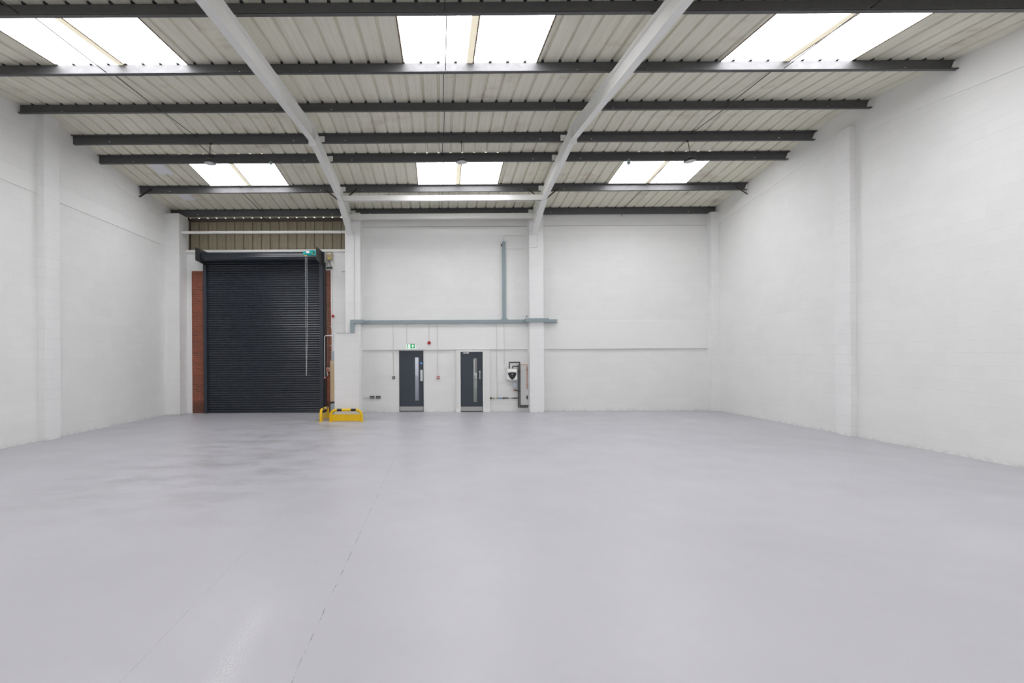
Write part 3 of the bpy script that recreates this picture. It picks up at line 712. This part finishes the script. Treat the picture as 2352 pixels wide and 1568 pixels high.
callpoint(746.3, 867.3, 0, 'square red fire call point at the foot of the white pipe beside the shutter', brickoff=.006)
# cream vertical trunking with kink, on the white wall
c = thing('cable_trunking', 'slim white vertical trunking at the edge of the right brick panel', 'trunking')
p = [wpt(760.5, 619, .02), wpt(762, 750, .02), wpt(764, 775, .02), wpt(763, 792, .02), wpt(763.2, 826, .02)]
MB().tube([(q[0], YW - .02, q[2]) for q in p], .018, 8).obj('tube', M['plastic'], c)
for py in (640, 690, 750, 793): q = wpt(761.5, py); box('clip', (q[0] - .035, YW - .03, q[2] - .008), (q[0] + .02, YW, q[2] + .008), M['plastic'], c)
q = wpt(765.2, 725.5)
c = thing('fire_bell', 'small red fire alarm beacon on the white wall right of the shutter', 'alarm')
MB().lathe((q[0], YW, q[2]), [(.001, 0), (.035, 0), (.045, .02), (.042, .06), (.02, .075), (.001, .078)], 'y', 22).obj('dome', M['red'], c, smooth=True)
# padded post
c = thing('guarded_post', 'grey steel post with a tan guard board round it, beside the block pier', 'post')
gx0, gx1 = at(759.5, 875, 16.2)[0], at(771, 875, 16.2)[0]
box('post', (gx0 + .02, 16.2, 0), (gx1, 16.34, at(765, 806, 16.2)[2]), M['galvsheet'], c, .004)
box('guard_board', (gx0 - .008, 16.165, at(765, 922, 16.2)[2]), (gx1 + .008, 16.36, at(765, 828, 16.2)[2]), M['board'], c, .012)
box('gap_strip', (gx0 + .01, 16.18, at(765, 925.5, 16.2)[2]), (gx1 + .004, 16.35, at(765, 922, 16.2)[2]), M['black'], c)  # black strip filling the gap under the guard board
box('base_sheet', (gx0 - .005, 16.17, 0.0), (gx1 + .01, 16.38, at(765, 927.5, 16.2)[2]), M['galvsheet'], c, .004)
MB().lathe((at(765.5, 833, 16.2)[0], 16.165, at(765.5, 833, 16.2)[2]), [(.001, 0), (.018, 0), (.018, .004), (.001, .004)], 'y', 16).obj('screw_cap', M['alu'], c)
# steel angles left of shutter / right of it
for px, py, s, l in ((421, 624, 1, 'left'), (790, 624, -1, 'right')):
    q = wpt(px, py); mb = MB(); mb.box((q[0] - .06, YW - .08, q[2]), (q[0] + .06, YW, q[2] + .03)); 
    tag(mb.obj('wall_bracket', M['steel_white']), 'small white steel angle bracket on the wall, %s of the shutter' % l, 'bracket', 'white angle brackets by the shutter')

# ------------------------------------------------------------ yellow barriers
def barrier(p, q, hgt, label, rot=False):
    p, q = Vector(p), Vector(q); d = (q - p); L = d.length; u = d.normalized(); up = Vector((0, 0, 1)); r = .16; rt = .038
    t = thing('hoop_barrier', label, 'barrier', 'yellow hoop barriers'); nrm = u.cross(up)
    h = hgt - rt
    def seg(a, b, mat, nm, par=t): return MB().tube(a if b is None else [a, b], rt, 18).obj(nm, mat, par, smooth=True)
    A = [p] + arc(p + up * (h - r) + u * r, r, PI, PI / 2, u, up, 8); B = [p + u * (L - r) + up * h] + arc(p + up * (h - r) + u * (L - r), r, PI / 2, 0, u, up, 8)[1:] + [q]
    seg(A, None, M['yellow'], 'leg'); seg(B, None, M['yellow'], 'leg')
    x = [r, r + (L - 2 * r) * .02, r + (L - 2 * r) * .29, r + (L - 2 * r) * .76, L - r + 0]
    x = [r, r + .02, r + .155, r + (L - 2 * r) - .14, L - r]
    for a, b, m_, nm in ((x[0], x[1], 'yellow', 'rail'), (x[1], x[2], 'black', 'black_band'), (x[2], x[3], 'yellow', 'rail'), (x[3], x[4], 'black', 'black_band')):
        seg(p + up * h + u * a, p + up * h + u * b, M[m_], nm)
    pts = [p + u * .03 + up * .018, q - u * .03 + up * .018, q - u * .03 + up * .205, p + u * .03 + up * .205]
    MB().prism([a - nrm * .004 for a in pts], nrm * .008).obj('plate', M['yellow'], t)
    for c_ in (p, q):
        mb = MB(); mb.box(c_ - Vector((.065, .065, 0)), c_ + Vector((.065, .065, .01))); mb.obj('base_plate', M['yellow'], t)
    return t
b0, b1 = at(759.5, 955, 14.12)[0], at(830.5, 955, 14.12)[0]
barrier((b0, 14.12, 0), (b1, 14.12, 0), .365, 'yellow and black hoop barrier facing the camera in front of the block pier')
s0 = at(736.6, 955, 14.15)[0]
barrier((s0, 14.15, 0), (s0, 15.08, 0), .365, 'yellow and black hoop barrier seen end-on beside the shutter')

# ------------------------------------------------------------ grey trunking
YT = YB - .055
def tp(px, py): return at(px, py, YT - .04)
tr = thing('cable_trunking', 'long horizontal blue-grey metal cable trunking crossing the back wall above the doors', 'trunking')
za, zb = at(1000, 742.5, YT - .04)[2], at(1000, 735, YT - .04)[2]
box('trunk', (PX1[1] - .005, YT - .09, za), (PX2[0] - .10, YT, zb), M['grey'], tr, .003)
ybx = at(1220, 740, PF)[0]
box('pier_section', (PX2[0] - .011, PF - .09, za + .01), (at(1260, 735, PF)[0], PF - .001, zb + .012), M['grey'], tr, .003)
box('return_box', (PX2[0] - .12, PF - .09, za + .005), (PX2[0] - .012, YT, zb + .004), M['grey'], tr, .003)
box('end_section', (PX2[1] + .005, YT - .13, za + .0), (at(1278, 737, YT)[0], YT, zb), M['grey'], tr, .003)
box('pier_section', (at(805.5, 740, PF)[0], PF - .085, za - .01), (PX1[1] + .009, PF - .001, zb), M['grey'], tr, .003)
box('return_box', (PX1[1] + .0095, PF - .085, za - .005), (PX1[1] + .085, YT, zb + .004), M['grey'], tr, .003)
box('drop_section', (at(805.5, 760, PF)[0], PF - .084, at(810, 768, PF)[2] - .1), (at(814, 760, PF)[0], PF - .001, za - .0105), M['grey'], tr, .003)
for x in (-2.35, -.9, .6, 1.9): box('joint_cover', (x, YT - .093, za - .003), (x + .06, YT - .02, zb + .003), M['grey'], tr)
r2 = thing('cable_riser', 'vertical blue-grey trunking rising up the back wall from the long horizontal one', 'trunking')
xa, xb = at(1153.5, 640, YT)[0], at(1161, 640, YT)[0]
box('riser', (xa, YT - .075, zb + .004), (xb, YT, at(1157, 556, YT)[2]), M['grey'], r2, .003)
MB().prism([(xa - .06, YT - .079, zb + .002), (xb + .06, YT - .079, zb + .002), (xb + .003, YT - .079, zb + .07), (xa - .003, YT - .079, zb + .07)], (0, .078, 0)).obj('tee_gusset', M['grey'], r2)
MB().box((xa - .03, YT - .04, at(1157, 565, YT)[2]), (xa, YT, at(1157, 561, YT)[2])).obj('gland', M['black'], r2)

# vertical conduits
def vconduit(px, y0, y1, label, clips, end=None):
    c = thing('conduit', label, 'conduit', 'white conduits below the trunking'); x = at(px, (y0 + y1) / 2, YT)[0]
    z0_, z1_ = at(px, y0, YT)[2], at(px, y1, YT)[2]; zk = zl
    mb = MB(); mb.tube([(x, YT - .014, za), (x, YT - .014, max(z1_, zk - .0))], .0105, 8)
    if z1_ < zk:
        mb.tube([(x, YT - .014, zk), (x, YT - .016, zk - .05), (x, YB - .016, zk - .12), (x, YB - .014, z1_)], .0105, 8)
    mb.obj('tube', M['conduit'], c, smooth=True)
    for py in clips:
        q = at(px, py, YT)[2]; yy = YT if q > zk else YB
        box('clip', (x - .024, yy - .018, q - .006), (x + .024, yy, q + .006), M['conduit'], c)
    return x
vconduit(903.5, 743, 860, 'white vertical conduit dropping to the grey switch left of the first door', (766, 802, 829, 858))
vconduit(934, 743, 783, 'short white conduit dropping to the exit sign', (766,))
vconduit(985.5, 743, 783, 'short white conduit dropping to the red sounder', (766,))
vconduit(1005, 743, 860, 'white vertical conduit dropping to the red call point between the doors', (766, 802, 828, 858))
vconduit(1141.5, 743, 903, 'long white conduit dropping to the water pipe right of the second door', (764, 802, 827, 868, 901))
vconduit(1158, 743, 838, 'white conduit dropping to the white isolator above the water heater', (764, 802, 827))
# small tubes high on the wall round the right pillar
def hpipe(pts, label): 
    q = [Vector(at(px, py, D)) for px, py, D in pts]
    for k in range(1, len(q)):
        if abs(q[k][0] - q[k-1][0]) > abs(q[k][2] - q[k-1][2]): q[k][2] = q[k-1][2]
        else: q[k][0] = q[k-1][0]
    tag(MB().tube(bend(q, .03), .009, 8).obj('conduit', M['conduit'], None, smooth=True), label, 'conduit', 'thin white conduits high on the back wall')
hpipe([(1156, 556, YT - .012), (1156, 541, YT - .012), (1207, 540, YT - .012)], 'upper thin white conduit from the grey riser top to the right pillar')
hpipe([(1162, 571.5, YT - .012), (1208, 571, YT - .012)], 'lower thin white conduit from the grey riser to the right pillar')
hpipe([(1213.5, 568, PF - .012), (1234, 567, PF - .012), (1234.5, 535, PF - .012)], 'thin white conduit bending up the face of the right pillar')
hpipe([(813.5, 540, PF - .012), (815.5, 733, PF - .012)], 'thin white conduit running down the pillar right of the shutter')
q = at(1209.5, 726, YT)
tag(MB().lathe((q[0], YT, q[2]), [(.001, 0), (.012, 0), (.012, .03), (.02, .035), (.001, .04)], 'y', 12).obj('cable_gland', M['black']), 'tiny black cable end sticking out of the wall above the trunking by the right pillar', 'cable')

# ------------------------------------------------------------ doors
def door(n, xa, xb, yfront, ztop_, vx, vz, label, two=False):
    d = struct(empty('door_%d' % n)); wd = xb - xa; yl = yfront
    v0, v1 = vx; w0, w1 = vz
    leaf = MB()
    leaf.box((xa + .004, yl, .008), (v0, yl + .044, ztop_ - .004)); leaf.box((v1, yl, .008), (xb - .004, yl + .044, ztop_ - .004))
    leaf.box((v0, yl, .008), (v1, yl + .044, w0)); leaf.box((v0, yl, w1), (v1, yl + .044, ztop_ - .004))
    lf = leaf.obj('leaf', M['door'], d)
    mb = MB(); b_ = .008
    for a, b, c_, e in ((v0 - .004, v0 + b_, w0, w1), (v1 - b_, v1 + .004, w0, w1)): mb.box((a, yl - .004, c_), (b, yl + .048, e))
    for c_, e in ((w0 - .004, w0 + b_), (w1 - b_, w1 + .004)): mb.box((v0 - .004, yl - .004, c_), (v1 + .004, yl + .048, e))
    vp = mb.obj('vision_panel', M['black'] if two else M['door'], lf)
    box('glass', (v0, yl + .018, w0), (v1, yl + .026, w1), M['glass'], lf)
    box('kick_plate', (xa + .01, yl - .003, .03), (xb - .01, yl, .175), M['chrome'], lf)
    return d, lf
vx = (at(952.8, 870, 16.6)[0], at(962, 870, 16.6)[0])
d1, lf1 = door(1, D1[0], D1[1], YB + .03, DH, vx, (at(957, 920.5, 16.6)[2], at(957, 820, 16.6)[2]), '')
mb = MB()
for a, b in ((D1[0] - .045, D1[0]), (D1[1], D1[1] + .045)): mb.box((a, YB - .02, 0), (b, YB + .12, DH + .02))
mb.box((D1[0] - .045, YB - .02, DH), (D1[1] + .045, YB + .12, DH + .03)); mb.obj('door_frame', M['frame'], d1, .003)
box('drip_strip', (D1[0] - .06, YB - .075, DH + .025), (D1[1] + .05, YB - .055, DH + .045), M['alu'], d1)
q = at(967.5, 834, 16.6)
st_ = MB().lathe((q[0], YB + .03, q[2]), [(.001, 0), (.038, 0), (.038, .003), (.001, .003)], 'y', 24).obj('mandatory_sign', M['blue'], lf1)
MB().box((q[0] - .018, YB + .0255, q[2] - .008), (q[0] + .018, YB + .027, q[2] + .008)).obj('sign_text', M['paleblue'], st_)
a, b = at(965.5, 875, 16.6), at(970.8, 849, 16.6)
box('push_plate', (a[0], YB + .026, a[2]), (b[0], YB + .03, b[2]), M['alu'], lf1)
# second door stands in a boxed lining
YD = YB - .16
vx = (at(1087, 870, YD)[0], at(1096.5, 870, YD)[0])
E1, E2 = at(1057.8, 870, YD)[0], at(1109, 870, YD)[0]; LA, LB = at(1048, 870, YD)[0], at(1125, 870, YD)[0]
DZ = at(1083, 807.5, YD)[2]
d2, lf2 = door(2, E1, E2, YD + .02, DZ, vx, (at(1092, 924, YD)[2], at(1092, 822, YD)[2]), '', True)
mb = MB(); mb.box((LA, YD, 0), (E1, YB - .001, DZ + .05)); mb.box((E2, YD, 0), (LB, YB - .001, DZ + .05)); mb.box((E1, YD, DZ), (E2, YB - .001, DZ + .05))
mb.obj('boxed_lining', M['frame'], d2, .004)
mb = MB(); mb.box((E1 - .05, YD - .015, 0), (E1, YD, DZ + .05)); mb.box((E2, YD - .015, 0), (E2 + .045, YD, DZ + .05)); mb.box((E1 + .0005, YD - .015, DZ), (E2 - .0005, YD, DZ + .05)); mb.obj('architrave', M['white'], d2, .004)
for a, b in ((LA - .01, E1 - .045), (E2 + .045, LB + .012)): box('skirting', (a, YD - .016, 0), (b, YD, .115), M['white'], d2, .004)
zc = at(1070, 810.5, YD)[2]; x0_, x1_ = at(1064, 811, YD)[0], at(1077, 811, YD)[0]
cl = MB().box((x0_, YD - .03, zc - .018), (x1_, YD + .02, zc + .018)).obj('door_closer', M['plastic'], lf2, .008)
mb = MB(); xm_ = (x0_ + x1_) / 2
mb.tube([(xm_, YD - .04, zc + .02), (xm_ + .09, YD - .10, zc + .035)], .007, 8); mb.tube([(xm_ + .09, YD - .10, zc + .035), (xm_ + .0, YD - .01, zc + .05)], .006, 8)
mb.tube([(xm_, YD - .035, zc - .025), (xm_, YD - .035, zc + .03)], .012, 10); mb.obj('closer_arm', M['chrome'], cl)
for py in (822, 878, 936): z = at(1057, py, YD)[2]; box('hinge', (E1 - .012, YD - .004, z - .045), (E1 + .008, YD + .02, z + .045), M['brass'], d2, .002)
hx = at(1102, 860, YD)[0]; h0, h1 = at(1102, 868.5, YD)[2], at(1102, 853, YD)[2]
mb = MB(); mb.tube(bend([(hx, YD + .018, h0), (hx, YD - .04, h0), (hx, YD - .04, h1), (hx, YD + .018, h1)], .03), .010, 12)
hd = mb.obj('pull_handle', M['plastic'], lf2, smooth=True)
for z in (h0, h1): MB().lathe((hx, YD + .018, z), [(.001, 0), (.028, 0), (.026, .008), (.001, .009)], 'y', 20).obj('rose', M['chrome'], hd)
tag(box('intumescent_label', (at(1085, 802, YT)[0], YT - .006, at(1085, 803, YT)[2]), (at(1091, 802, YT)[0], YT, at(1091, 801, YT)[2]), M['alu']), 'tiny grey label stuck to the wall above the second door', 'label')
# rooms behind the doors
def back_room(n, xa, xb, mat, power):
    r = struct(empty('wall_room_%s' % n)); mb = MB(); yb_ = YB + 1.9
    mb.box((xa - .1, YB + .21, 0), (xa - .05, yb_, 2.4)); mb.box((xb + .05, YB + .21, 0), (xb + .1, yb_, 2.4)); mb.box((xa - .1, yb_, 0), (xb + .1, yb_ + .05, 2.4)); mb.box((xa - .1, YB + .21, 2.4), (xb + .1, yb_ + .05, 2.45))
    mb.obj('partition', mat, r)
    L = bpy.data.lights.new('added_room_light', 'AREA'); L.energy = power; L.size = .5; L.color = (1, .98, .95)  # added lamp, unseen, brightens the view through the door glass
    o = bpy.data.objects.new('added_room_light', L); C.objects.link(o); o.location = ((xa + xb) / 2, YB + 1.0, 2.36)
back_room('one', D1[0] - .2, D1[1] + .2, M['lilac'], 24); back_room('two', D2[0] - .2, D2[1] + .2, M['plaster'], 11)
r = thing('cupboard', 'brown cupboard seen through the narrow glass of the second door', 'cupboard')
xg = at(1089, 870, YB + .9)[0]
box('carcass', (xg - .14, YB + .95, 1.25), (xg + .3, YB + 1.25, 1.80), M['woodbrown'], r)
box('door_edge', (xg - .01, YB + .93, .75), (xg + .03, YB + .96, 1.72), M['plastic'], r)
r = thing('shelf_unit', 'white shelves seen through the narrow glass of the second door', 'shelf')
for z in (.18, .66, .98): box('shelf', (xg - .16, YB + 1.28, z), (xg + .35, YB + 1.6, z + .04), M['plastic'], r)
box('side_panel', (xg + .351, YB + 1.28, 0), (xg + .39, YB + 1.6, 1.1), M['plastic'], r)

# ------------------------------------------------------------ exit sign
ex = thing('exit_sign', 'green and white running man exit sign above the first door', 'sign')
a, b = at(933.5, 800.5, YT - .03), at(953.8, 789.5, YT - .03); yy = YT - .035
box('housing', (a[0], YT - .07, b[2] + .005), (b[0], YT, b[2] + .045), M['plastic'], ex, .004)
box('lip', (a[0], YT - .072, b[2] + .0), (b[0], YT - .02, b[2] + .008), M['grey'], ex)
pn = box('sign_blade', (a[0] + .01, yy, a[2] - .005), (b[0] - .002, yy + .008, b[2] + .002), M['signwhite'], ex, .004)
gx0, gz0, gx1, gz1 = a[0] + .022, a[2] + .006, b[0] - .012, b[2] - .006
box('green_field', (gx0, yy - .002, gz0), (gx1, yy, gz1), M['green'], pn, .0)
def shape(nm, pts, mat, par, t=.002, y=yy - .002):
    W, Hh = gx1 - gx0, gz1 - gz0
    return MB().prism([(gx0 + W * u, y - t, gz0 + Hh * v) for u, v in pts], (0, t, 0)).obj(nm, mat, par)
shape('doorway', [(.11, .08), (.41, .08), (.41, .92), (.11, .92)], M['signwhite'], pn)
man = MB(); W, Hh = gx1 - gx0, gz1 - gz0
G = lambda u, v: (gx0 + W * u, yy - .0055, gz0 + Hh * v)
for pts in ([(.24,.70),(.30,.66),(.27,.42),(.21,.45)], [(.24,.46),(.29,.42),(.34,.30),(.31,.27)], [(.31,.30),(.34,.30),(.36,.14),(.32,.14)], [(.21,.47),(.26,.44),(.20,.24),(.15,.27)], [(.20,.27),(.20,.22),(.11,.20),(.11,.25)], [(.28,.68),(.29,.61),(.37,.54),(.38,.58)], [(.25,.70),(.24,.63),(.17,.56),(.16,.61)], [(.275,.84),(.315,.84),(.33,.78),(.315,.72),(.275,.72),(.26,.78)]):
    man.prism([G(u, v) for u, v in pts], (0, .0015, 0))
man.obj('running_figure', M['green'], pn)
shape('arrow', [(.72, .88), (.90, .55), (.90, .42), (.76, .60), (.76, .14), (.68, .14), (.68, .60), (.54, .42), (.54, .55)], M['signwhite'], pn)
# junction under conduit
q = at(934, 785, YT); box('entry_box', (q[0] - .03, YT - .04, q[2] - .03), (q[0] + .03, YT, q[2] + .02), M['conduit'], ex, .004)

# sounder
q = at(985.7, 787, YT); c = thing('alarm_sounder', 'round red fire alarm sounder on the wall between the two doors', 'alarm')
MB().lathe((q[0], YT, q[2]), [(.001, 0), (.05, 0), (.056, .02), (.050, .055), (.035, .06), (.033, .075), (.001, .08)], 'y', 28).obj('body', M['red'], c, smooth=True)
MB().lathe((q[0], YT - .078, q[2]), [(.001, 0), (.022, 0), (.015, .012), (.001, .015)], 'y', 20).obj('beacon', M['red'], c, smooth=True)
callpoint(1006.5, 866.3, 0, 'square red fire call point on the block wall between the two doors', s=.095)
# switch and sockets
q = wpt(904.5, 866.5); c = thing('light_switch', 'single grey metal light switch left of the first door', 'switch')
box('plate', (q[0] - .043, YB - .04, q[2] - .043), (q[0] + .043, YB, q[2] + .043), M['plate'], c, .006)
box('rocker', (q[0] - .012, YB - .046, q[2] - .012), (q[0] + .012, YB - .038, q[2] + .018), M['plastic'], c, .002)
for px, l in ((855, 'left'), (869, 'right')):
    q = wpt(px, 912); c = thing('socket', 'grey metal double socket low on the wall, the %s of the pair' % l, 'socket', 'double sockets on the wall')
    box('plate', (q[0] - .073, YB - .045, q[2] - .043), (q[0] + .073, YB, q[2] + .043), M['plate'], c, .008)
    for s in (-1, 1):
        MB().prism([(q[0] + s * .036 - .026, YB - .049, q[2] - .028), (q[0] + s * .036 + .026, YB - .049, q[2] - .028), (q[0] + s * .036, YB - .049, q[2] + .012)], (0, .006, 0)).obj('socket_face', M['alu'], c)
        box('switch_rocker', (q[0] + s * .008 - .005, YB - .049, q[2] + .012), (q[0] + s * .008 + .005, YB - .043, q[2] + .030), M['alu'], c)
tag(MB().tube([wpt(832, 913.5, .012), wpt(862, 912.5, .012)], .009, 8).obj('conduit', M['conduit']), 'short horizontal white conduit feeding the double sockets from the left', 'conduit')
# isolator above heater
q = wpt(1159, 843); c = thing('isolator_switch', 'white isolator switch box above and left of the water heater', 'switch')
box('box', (q[0] - .042, YB - .045, q[2] - .045), (q[0] + .042, YB, q[2] + .045), M['plastic'], c, .006)
box('rocker', (q[0] - .02, YB - .05, q[2] - .038), (q[0] + .02, YB - .044, q[2] - .018), M['conduit'], c, .002)

# ------------------------------------------------------------ water heater
wh = thing('water_heater', 'white wall-hung water heater with black shield-shaped front', 'heater')
a, b = wpt(1163.5, 873.5, .25), wpt(1188, 847.5, .25)
MB().box((a[0], YB - .33, a[2]), (b[0], YB - .001, b[2])).obj('body', M['white'], wh, .06, ).modifiers['bevel'].segments = 5
ctr = Vector(((a[0] + b[0]) / 2, 0, (a[2] + b[2]) / 2)); hw, hh = (b[0] - a[0]) / 2, (b[2] - a[2]) / 2
pts = []
for u, v in ((-.80, .36), (-.4, .46), (0, .49), (.4, .46), (.80, .36), (.74, .05), (.58, -.30), (.36, -.62), (.14, -.80), (0, -.84), (-.14, -.80), (-.36, -.62), (-.58, -.30), (-.74, .05)):
    pts.append((ctr[0] + u * hw, YB - .334, ctr[2] + v * hh))
sf = MB().prism(pts, (0, .01, 0)).obj('front_shield', M['black'], wh, .003)
MB().lathe((ctr[0], YB - .334, ctr[2] + .10 * hh), [(.001, 0), (.024, 0), (.022, .008), (.001, .010)], 'y', 20).obj('dial', M['chrome'], sf)
MB().lathe((ctr[0], YB - .334, ctr[2] - .30 * hh), [(.001, 0), (.006, 0), (.006, .004), (.001, .004)], 'y', 10).obj('indicator', M['grey'], sf)
box('logo_bar', (ctr[0] - .035, YB - .336, ctr[2] + .44 * hh), (ctr[0] + .035, YB - .333, ctr[2] + .50 * hh), M['grey'], sf)
MB().lathe((ctr[0] - .80 * hw, YB - .33, ctr[2] + .76 * hh), [(.001, 0), (.009, 0), (.009, .004), (.001, .004)], 'y', 10).obj('spot', M['black'], wh)
def pipe(name, pts, r, mat, label, group='black insulated pipes', y=.06, rb=.02, cat='pipe'):
    q = []
    for px, py, *d in pts:
        v = wpt(px, py, d[0] if d else y)
        if q:
            if abs(v[0] - q[-1][0]) > abs(v[2] - q[-1][2]): v[2] = q[-1][2]
            else: v[0] = q[-1][0]
        q.append(v)
    c = thing(name, label, cat, group) if group else thing(name, label, cat)
    MB().tube(bend(q, rb), r, 12).obj('tube', mat, c, smooth=True); return c, q
c, q = pipe('insulated_pipe', [(1170, 845, .12), (1170, 832, .12), (1193.7, 832, .12), (1194.3, 931.5, .12), (1213, 931.5, .12)], .0185, M['foam'], 'outer black insulated pipe rising from the heater then running down to the low bend')
MB().tube([q[0], q[0] - Vector((0, 0, .05))], .011, 8).obj('copper_tail', M['copper'], c)
MB().tube([q[-1], q[-1] + Vector((.05, 0, 0)), q[-1] + Vector((.05, .12, 0))], .016, 8).obj('wall_tail', M['foam'], c)
c, q = pipe('insulated_pipe', [(1190.3, 837, .12), (1190.6, 934.5, .12), (1213, 934.5, .12)], .019, M['foam'], 'inner black insulated pipe running straight down beside the heater to the low bend')
for py in (852.5, 899): z = wpt(1192, py, .12)[2]; box('band_clip', (q[0][0] - .024, YB - .145, z - .008), (q[0][0] + .075, YB, z + .008), M['black'], c)
c, q = pipe('insulated_pipe', [(1177.5, 845, .12), (1177.3, 841, .12), (1189, 841, .12)], .017, M['foam'], 'short black insulated pipe linking the heater top to the vertical pipes')
MB().tube([q[0], q[0] - Vector((0, 0, .045))], .011, 8).obj('copper_tail', M['copper'], c)
c, q = pipe('insulated_pipe', [(1181, 896, .12), (1189, 896, .12)], .018, M['foam'], 'short black insulated pipe branching to the small expansion tank')
MB().lathe(q[0], [(.001, -.03), (.02, -.025), (.02, .01), (.001, .02)], 'x', 12).obj('brass_elbow', M['copper'], c)
c, q = pipe('copper_pipe', [(1192, 837.3, .09), (1210.5, 837.3, .09), (1211.3, 893, .09)], .010, M['copper'], 'bare copper pipe turning down beside the right pillar', None)
for py in (848, 884): z = wpt(1211, py, .09)[2]; box('clip', (q[-1][0] - .022, YB - .10, z - .008), (q[-1][0] + .022, YB, z + .008), M['copper'], c)
c = thing('tundish', 'white plastic tundish with black tail below the copper pipe', 'pipe'); p_ = q[-1]
z1_, z2_ = wpt(1212, 908, .09)[2], wpt(1212, 916.5, .09)[2]
MB().lathe((p_[0], p_[1], z1_), [(.001, 0), (.022, 0), (.024, .02), (.022, p_[2] - z1_ - .01), (.012, p_[2] - z1_), (.001, p_[2] - z1_)], 'z', 16).obj('tube', M['plastic'], c, smooth=True)
MB().tube([(p_[0], p_[1], z1_), (p_[0] - .004, p_[1], z2_)], .021, 12).obj('tail', M['foam'], c)
box('bracket', (p_[0] - .02, p_[1], z1_ + .03), (p_[0] + .02, YB, z1_ + .05), M['plastic'], c)
# expansion vessel
c = thing('expansion_tank', 'small pale blue expansion tank below the water heater', 'tank')
a, b = wpt(1178.5, 890, .12), wpt(1186.3, 878.5, .12); r_ = (b[0] - a[0]) / 2; cx = (a[0] + b[0]) / 2; h_ = b[2] - a[2]
MB().lathe((cx, YB - .12, a[2]), [(.001, 0), (r_ * .8, .004), (r_, .02), (r_, h_ - .02), (r_ * .8, h_ - .004), (.001, h_)], 'z', 26).obj('vessel', M['paleblue'], c, smooth=True)
MB().tube([(cx, YB - .12, a[2]), (cx, YB - .12, wpt(1182, 896, .12)[2])], .014, 10).obj('tail', M['brass'], c)
MB().tube([(cx + .01, YB - .12, b[2]), (cx + .01, YB - .12, b[2] + .025)], .010, 8).obj('valve', M['chrome'], c)
box('bracket', (cx - .02, YB - .12, b[2] - .04), (cx + .02, YB, b[2] - .02), M['chrome'], c)
# low supply pipe with meter and valves
c, q = pipe('supply_pipe', [(1125.5, 914, .05), (1190, 913.6, .12)], .012, M['foam'], 'low horizontal water supply pipe with brass valves right of the second door', None)
zq = q[0][2]
def fit(px0, px1, r_, m_, nm):
    x0_, x1_ = wpt(px0, 914, .05)[0], wpt(px1, 914, .05)[0]; k = (x0_ + x1_) / 2
    yy0 = YB - .05 - .07 * (px0 - 1125) / 65
    MB().tube([(x0_, yy0, zq), (x1_, yy0 - .001, zq)], r_, 12).obj(nm, M[m_], c)
fit(1125, 1130, .024, 'foam', 'wall_gland'); fit(1130, 1135, .014, 'brass', 'brass_fitting'); fit(1142, 1145, .015, 'brass', 'brass_fitting')
fit(1145.5, 1150, .019, 'blue', 'blue_valve'); fit(1154, 1160, .018, 'foam', 'insulation'); fit(1161, 1166, .017, 'foam', 'insulation')
fit(1169.5, 1172, .017, 'paleblue', 'inlet_ring'); fit(1173.5, 1176, .014, 'copper', 'copper_fitting'); fit(1177.5, 1188.5, .017, 'foam', 'insulation')
x_ = wpt(1137.3, 914.5, .05)[0]
MB().lathe((x_, YB - .05, zq), [(.001, 0), (.03, 0), (.03, .045), (.022, .05), (.001, .05)], 'y', 22).obj('water_meter', M['alu'], c, smooth=True)
x_ = wpt(1157.2, 914.5, .08)[0]; MB().box((x_ - .01, YB - .12, zq - .04), (x_ + .01, YB - .07, zq + .035)).obj('stopcock', M['brace'], c, .003)
x_ = wpt(1160.5, 912, .08)[0]; box('yellow_tag', (x_ - .02, YB - .11, zq + .018), (x_ + .04, YB - .105, zq + .032), M['yellow2'], c)
tag(MB().tube(bend([wpt(1142.5, 904, .014), wpt(1143, 909, .02), wpt(1146, 913, .05)], .03), .005, 6).obj('earth_cable', M['grey']), 'thin grey earth cable curling from the long conduit to the supply pipe', 'cable')

# ------------------------------------------------------------ settle thing origins at their bases
bpy.context.view_layer.update()
for o in [o for o in C.objects if o.type == 'EMPTY' and not o.parent and o.location.length < 1e-6 and o.children and 'kind' not in o.keys()]:
    lo = Vector((1e9,) * 3); hi = -lo
    for ch in o.children_recursive:
        if ch.type != 'MESH': continue
        for v in ch.bound_box:
            for k in range(3): lo[k] = min(lo[k], v[k] + ch.location[k]); hi[k] = max(hi[k], v[k] + ch.location[k])
    settle(o, Vector(((lo[0] + hi[0]) / 2, (lo[1] + hi[1]) / 2, lo[2])))
